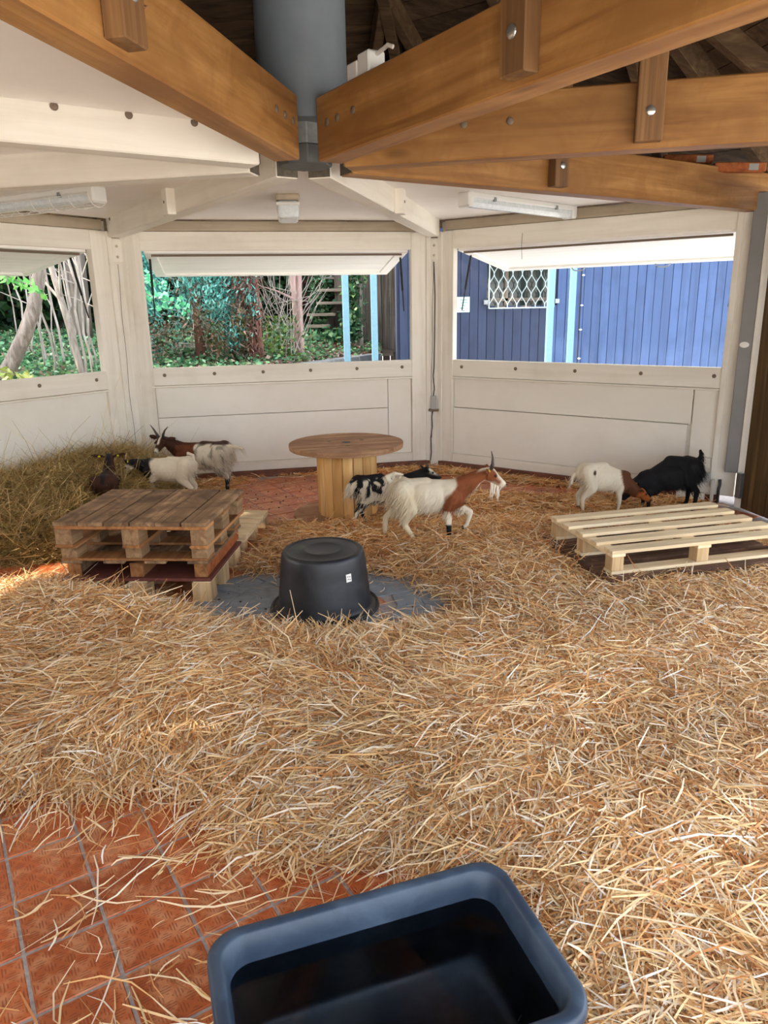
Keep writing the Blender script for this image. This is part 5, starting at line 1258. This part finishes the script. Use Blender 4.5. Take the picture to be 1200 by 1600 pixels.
con = thing('conifer', 'bushy blue-green conifer with brown inner twigs, filling the left of the middle window', 'conifer', (cx0.x, cx0.y, cz0))
MB().tube([(0.05, .1, 0), (0.02, .1, .8), (0.0, .1, 1.8), (0, .1, 3.0)], [.07, .06, .045, .02], 9).build('trunk', M['bark3'], con, smooth=True)
parts = []
TEAL = np.array([s8(116, 196, 186), s8(84, 156, 148), s8(156, 222, 210), s8(52, 104, 96)]); BRN = np.array([s8(116, 92, 66), s8(86, 72, 48), s8(92, 104, 60), s8(160, 128, 112), s8(60, 66, 42)])
for k in range(230):
    a = g.uniform(0, 2 * math.pi); zz = g.uniform(.35, 2.9); rad = .85 * (1 - .18 * zz / 2) * g.uniform(.55, 1.0)
    c = np.array([rad * math.cos(a), .55 * rad * math.sin(a) + .1, zz - .12]); n = 90
    P = c + g.normal(0, 1, (n, 3)) * np.array([.07, .06, .13]); teal = g.uniform() < (.85 if zz > .8 else .2)
    parts.append(needles(P, np.tile([math.cos(a) * .4, math.sin(a) * .4, .7 if teal else -.3], (n, 1)), (.03, .08), .013, TEAL if teal else BRN, np.array([.3, .3, .25, .15]) if teal else np.array([.3, .25, .15, .2, .1]), 300 + k))
foliage('needles', parts, con)
tw = MB()
for k in range(60):
    a = g.uniform(0, 6.28); z_ = g.uniform(.25, 1.3); r_ = g.uniform(.4, .95); tw.tube([(0, .1, z_ * .9), (r_ * .6 * math.cos(a), .1 + r_ * .4 * math.sin(a), z_), (r_ * math.cos(a), .1 + r_ * .6 * math.sin(a), z_ - g.uniform(0, .3))], [.009, .005, .002], 4)
tw.build('dead_twigs', M['bark2'], con)['kind'] = 'stuff'
# red shaggy trunk
p0 = ony(396, 479, 9.9); z0 = float(terr_h(np.array([[p0.x, p0.y]]))[0]) - .05
rt = thing('shaggy_tree', 'reddish shaggy-barked double trunk with dead brown foliage, middle window', 'tree', (p0.x, p0.y, z0))
MB().tube([(0.0, 0, 0), (-.06, 0, .35), (-.12, 0, .8), (-.16, 0, 1.4), (-.1, 0, 2.4)], [.06, .06, .065, .07, .05], 10).build('trunk', M['bark3'], rt, smooth=True)
MB().tube([(0.06, 0.02, 0), (.05, 0, .4), (.04, 0, .9), (.02, 0, 1.6), (.03, 0, 2.5)], [.045, .04, .045, .045, .035], 10).build('trunk', M['bark3'], rt, smooth=True)
P = np.stack([g.normal(-.08, .09, 1800), g.normal(-.05, .06, 1800), g.uniform(.1, 1.9, 1800)], 1)
sh = needles(P, np.tile([0., -.1, -1.], (1800, 1)), (.06, .16), .007, np.array([s8(150, 108, 98), s8(110, 70, 60), s8(196, 160, 150), s8(84, 54, 46)]), np.array([.35, .3, .2, .15]), 501)
P = np.stack([g.normal(-.36, .14, 1700), g.normal(-.02, .12, 1700), g.uniform(.9, 2.1, 1700)], 1); P[:, 2] -= np.abs(P[:, 0] + .3) * .4
sh2 = needles(P, np.tile([-.2, -.1, -.9], (1700, 1)), (.04, .10), .009, np.array([s8(134, 84, 70), s8(164, 112, 92), s8(100, 66, 52), s8(200, 160, 140)]), np.array([.35, .3, .2, .15]), 502)
foliage('shaggy_bark', [sh, sh2], rt)
# tangle of thin bare branches right of it
tg = thing('bare_bush', 'tangle of thin pale bare branches between the shaggy tree and the twin trunks', 'bush', tuple(ony(432, 479, 10.1).to_2d()) + (1.0,))
q = MB()
for k in range(46):
    x0_ = g.uniform(-.2, .3); a = g.uniform(.5, 2.6); Lb = g.uniform(.5, 1.2)
    q.tube([(x0_, g.uniform(-.1, .1), g.uniform(-.1, .8)), (x0_ + Lb * .5 * math.cos(a), 0, .5 + Lb * .4 * math.sin(a)), (x0_ + Lb * math.cos(a) * .8, g.uniform(-.2, .2), .5 + Lb * math.sin(a))], [.006, .004, .002], 4)
q.build('branches', M['bark2'], tg)['kind'] = 'stuff'
P = np.stack([g.normal(-.05, .2, 420), g.normal(.1, .15, 420), g.uniform(-.1, .5, 420)], 1)
foliage('leaves', [leaves(P, (.03, .055), np.array([s8(110, 140, 60), s8(76, 104, 46), s8(140, 160, 84)]), np.array([.4, .4, .2]), 503)], tg)
trunk_thing('twin_tree', 'thicker pinkish trunk of the pair in front of the wooden stairs', 'tree', grow(463, 459, 10.4, 3.4, .01, 7, 5), .062, 'pinkbark', 'pinkish trunks before the stairs', n=12)
trunk_thing('twin_tree', 'thinner pinkish trunk of the pair, nearest the wooden stairs', 'tree', grow(468, 473, 10.35, 3.4, .012, 7, 6), .04, 'pinkbark', 'pinkish trunks before the stairs', n=12, twigs=2, seed=2)

# stairs behind the trunks
sx = ony(480, 479, 12.2)
stair = thing('wooden_stairs', 'weathered open wooden stairs climbing behind the pinkish trunks', 'stairs', (sx.x, 12.2, 0.95))
for k, (py, xl, xr) in enumerate(((527, 478, 506), (510, 479, 515), (492, 480, 524), (474, 495, 545), (454, 498, 560), (435, 505, 575), (417, 510, 580))):
    Y = 12.0 + .16 * k; a = ony(xl, py, Y); b_ = ony(xr, py, Y)
    MB().span((a.x - sx.x, Y - 12.2 - .12, a.z - .95 - .022), (b_.x - sx.x, Y - 12.2 + .14, a.z - .95 + .022)).build('tread', M['tread'], stair, bevel=.004)
for off, nm in ((0.04, 'stringer'), (.42, 'stringer')):
    a = ony(500 + off * 60, 540, 12.3) - Vector((sx.x, 12.2, .95)); b_ = ony(560 + off * 60, 410, 13.1) - Vector((sx.x, 12.2, .95))
    d = b_ - a; MB().box((d.length / 2, 0, 0), (d.length, .05, .2), T(*a) @ frame(d)).build(nm, M['fence'], stair, bevel=.004)
wl = thing('board_screen', 'red-brown board screen leaning behind the stairs', 'screen', tuple(ony(487, 479, 13.3).to_2d()) + (1.0,))
for k in range(6): MB().span((-.25 + k * .13, 0, 0), (-.25 + k * .13 + .122, .03, 1.9)).build('board', M['redbrown'], wl, bevel=.003)
fx = ony(548, 479, 11.6)
fn = thing('old_fence', 'old grey peeling plank fence between the two pale blue posts', 'fence', (fx.x - .3, 12.6, .2), 0)
for k in range(11): MB().span((k * .13, .02 * rnd.random(), 0), (k * .13 + .125, .03 + .02 * rnd.random(), 2.7)).build('plank', M['fence'] if k < 8 else M['blueshade'], fn, bevel=.003)
trunk_thing('dead_stem', 'thin pale mottled stem in front of the old plank fence', 'stem', grow(564, 562, 11.8, 3.0, .015, 8, 9), .035, 'bark2')
P = np.concatenate([np.stack([g.normal(fx.x + .02, .09, 700), g.normal(11.75, .05, 700), g.uniform(1.1, 2.4, 700)], 1), np.stack([g.uniform(sx.x + .0, sx.x + .45, 800), g.uniform(12.6, 13.0, 800), g.uniform(1.0, 2.4, 800)], 1)])
tag(foliage('climbing_ivy', [leaves(P, (.04, .08), G1[:5] * .75, np.array([.3, .3, .15, .2, .05]), 504)]), 'ivy climbing the stairs and the old fence', 'ivy', kind='stuff')
pt = ony(520, 535, 11.9)
po = thing('plant_trough', 'red-brown trough with a leafy plant at the foot of the stairs', 'planter', (pt.x, pt.y, pt.z - .1))
MB().span((-.17, -.08, -.05), (.17, .08, .1)).build('trough', M['pot'], po, bevel=.01)
for z_ in (.02, .06): MB().span((-.172, -.083, z_), (.172, .083, z_ + .012)).build('band', M['pot'], po, bevel=.003)
P = np.stack([g.normal(-.02, .14, 160), g.normal(0, .07, 160), .12 + np.abs(g.normal(0, .1, 160))], 1)
foliage('plant', [leaves(P, (.05, .1), G1[:5], np.array([.3, .3, .2, .1, .1]), 505)], po)

# blue plank shed
SY = 10.2
shed = thing('blue_shed', 'blue vertical-plank shed filling the right window', 'shed', (0.26, SY, -0.13))
wx0, wx1 = ony(763, 440, SY).x - .26, ony(862, 440, SY).x - .26; wz0, wz1 = ony(800, 480, SY).z + .13 + .02, 2.55
x = 0.0; k = 0
while x < 7.4:
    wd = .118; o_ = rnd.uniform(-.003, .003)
    dark = x < 1.95  # left stretch takes the blue that has shade in its colour
    mat = M['blueshade'] if dark else M['bluelit']
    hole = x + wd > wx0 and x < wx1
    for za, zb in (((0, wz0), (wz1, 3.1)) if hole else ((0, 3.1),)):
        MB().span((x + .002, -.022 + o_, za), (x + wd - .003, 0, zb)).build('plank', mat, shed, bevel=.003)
    x += wd; k += 1
for k in range(13):     # receding end wall seen through the middle window
    MB().span((-.022 - .02 * (k % 2) * .3, .01 + k * .12, 0), (0, .01 + k * .12 + .115, 3.1)).build('end_plank', M['blueshade'], shed, bevel=.003)
MB().span((0.0, .01, 0), (7.4, .05, wz0 - .03)).span((0, .01, wz1), (7.4, .05, 3.1)).span((0, .01, wz0 - .03), (wx0 - .03, .05, wz1)).span((wx1 + .03, .01, wz0 - .03), (7.4, .05, wz1)).build('backing', M['blueshade'], shed)
MB().span((-.4, -.45, 3.1), (7.6, 3.2, 3.2)).build('roof_slab', M['roofcover'], shed)
MB().span((-.03, -.05, 2.55), (7.4, -.02, 2.7)).build('fascia', M['blueshade'], shed, bevel=.004)
MB().span((wx0 - .02, .04, wz0), (wx1 + .02, .05, wz1)).build('window_pane', M['paneglass'], shed)
MB().span((wx0 - .02, -.02, wz0 - .04), (wx1 + .02, .035, wz0)).build('window_sill', M['fence'], shed, bevel=.004)
for xx_ in (wx0 + .22, wx1 - .02): MB().span((xx_, -.005, wz0), (xx_ + .05, .035, wz1)).build('window_bar', M['fence'], shed, bevel=.003)
MB().span((wx0, -.005, wz0 + .06), (wx1, .035, wz0 + .1)).build('window_bar', M['fence'], shed, bevel=.003)
P = np.stack([g.uniform(wx0 + .3, wx1 - .06, 260), g.uniform(.005, .03, 260), g.uniform(wz0 + .12, wz1, 260)], 1)
# grille: frame and wavy bars
gr = thing('window_grille', 'pale wavy metal grille over the shed window', 'grille', (0.26 + wx0, SY - .1, wz0 - .13))
gw, gh = wx1 - wx0 + .02, wz1 - wz0 + .05
for a, b_ in (((0, 0, -.03), (gw, 0, -.03)), ((0, 0, gh), (gw, 0, gh)), ((0, 0, -.03), (0, 0, gh)), ((gw, 0, -.03), (gw, 0, gh))): MB().tube([a, b_], .009, 8).build('frame_bar', M['grille'], gr)
nb = 7; cw = gw / nb
for k in range(nb + 1):
    for s in ((1, -1) if 0 < k < nb else ((1,) if k == 0 else (-1,))):
        pts = [(k * cw + s * cw * .5 * (0.5 - 0.5 * math.cos(2 * math.pi * z_ / .27)), 0, z_) for z_ in np.linspace(-.02, gh, 40)]
        MB().tube(pts, .0055, 6).build('wavy_bar', M['grille'], gr)
for xx_, zz_ in ((-.04, .05), (gw + .04, .05)): MB().span((xx_ - .03, -.02, zz_ - .03), (xx_ + .03, .08, zz_ + .03)).build('bracket', M['steel'], gr, bevel=.004)
sg = ony(724, 476, SY - .03)
sgn_ = thing('paper_notice', 'small pale green notice on the blue planks left of the grille', 'sign', tuple(sg))
MB().span((-.085, 0, -.1), (.085, .008, .1)).build('sheet', M['green_sign'], sgn_)
for k, (xa, xb) in enumerate(((-.05, .05), (-.04, .055), (-.02, .03), (-.05, .01), (-.015, .02))): MB().span((xa, -.002, .06 - .035 * k - .004), (xb, 0, .06 - .035 * k + .004)).build('print_line', M['ink'], sgn_)
# pale blue steel posts in front
for (a, lab) in ((541, 'pale blue steel post, left of the two seen through the middle window'), (585, 'pale blue steel post by the shed corner, middle window'), (859, 'pale blue steel post covering the grille edge, right window'), (892, 'pale blue steel post right of the grille, before the lit blue planks')):
    Y = 9.3; p = ony(a, 500, Y); t = thing('steel_post', lab, 'post', (p.x, Y, -.13), 0, 'pale blue steel posts')
    MB().span((-.04, -.04, 0), (.04, .04, 3.4)).build('shaft', M['postblue'], t, bevel=.006)
    MB().span((-.07, -.07, 0), (.07, .07, .012)).build('base_plate', M['steel'], t)
p = ony(909, 430, SY - .06)
cb = MB().tube([(0, 0, -1.6), (0.0, 0, 1.1)], .008, 6).build('light_string', M['cable'], None, loc=(p.x, p.y, p.z)); tag(cb, 'thin black cable with small white lights down the blue planks', 'lights')
for py in (430, 477, 515, 560):
    pz = ony(909, py, SY - .06).z - p.z; q = MB(); q.ell((.02, -.01, pz), (.022, .014, .012), 8); q.build('bulb', M['lampwhite'], cb)

q = MB(); q.tube([P2 + nC * .92 + nin * .02 + Vector((0, 0, 2.2)), P2 + nC * .92 + nin * .03 + Vector((0, 0, 2.1)), P2 + nC * .925 + nin * .025 + Vector((0, 0, 1.98))], .002, 5)
tag(q.build('string', M['cable']), 'thin dark string hanging from the header above the right window', 'string')
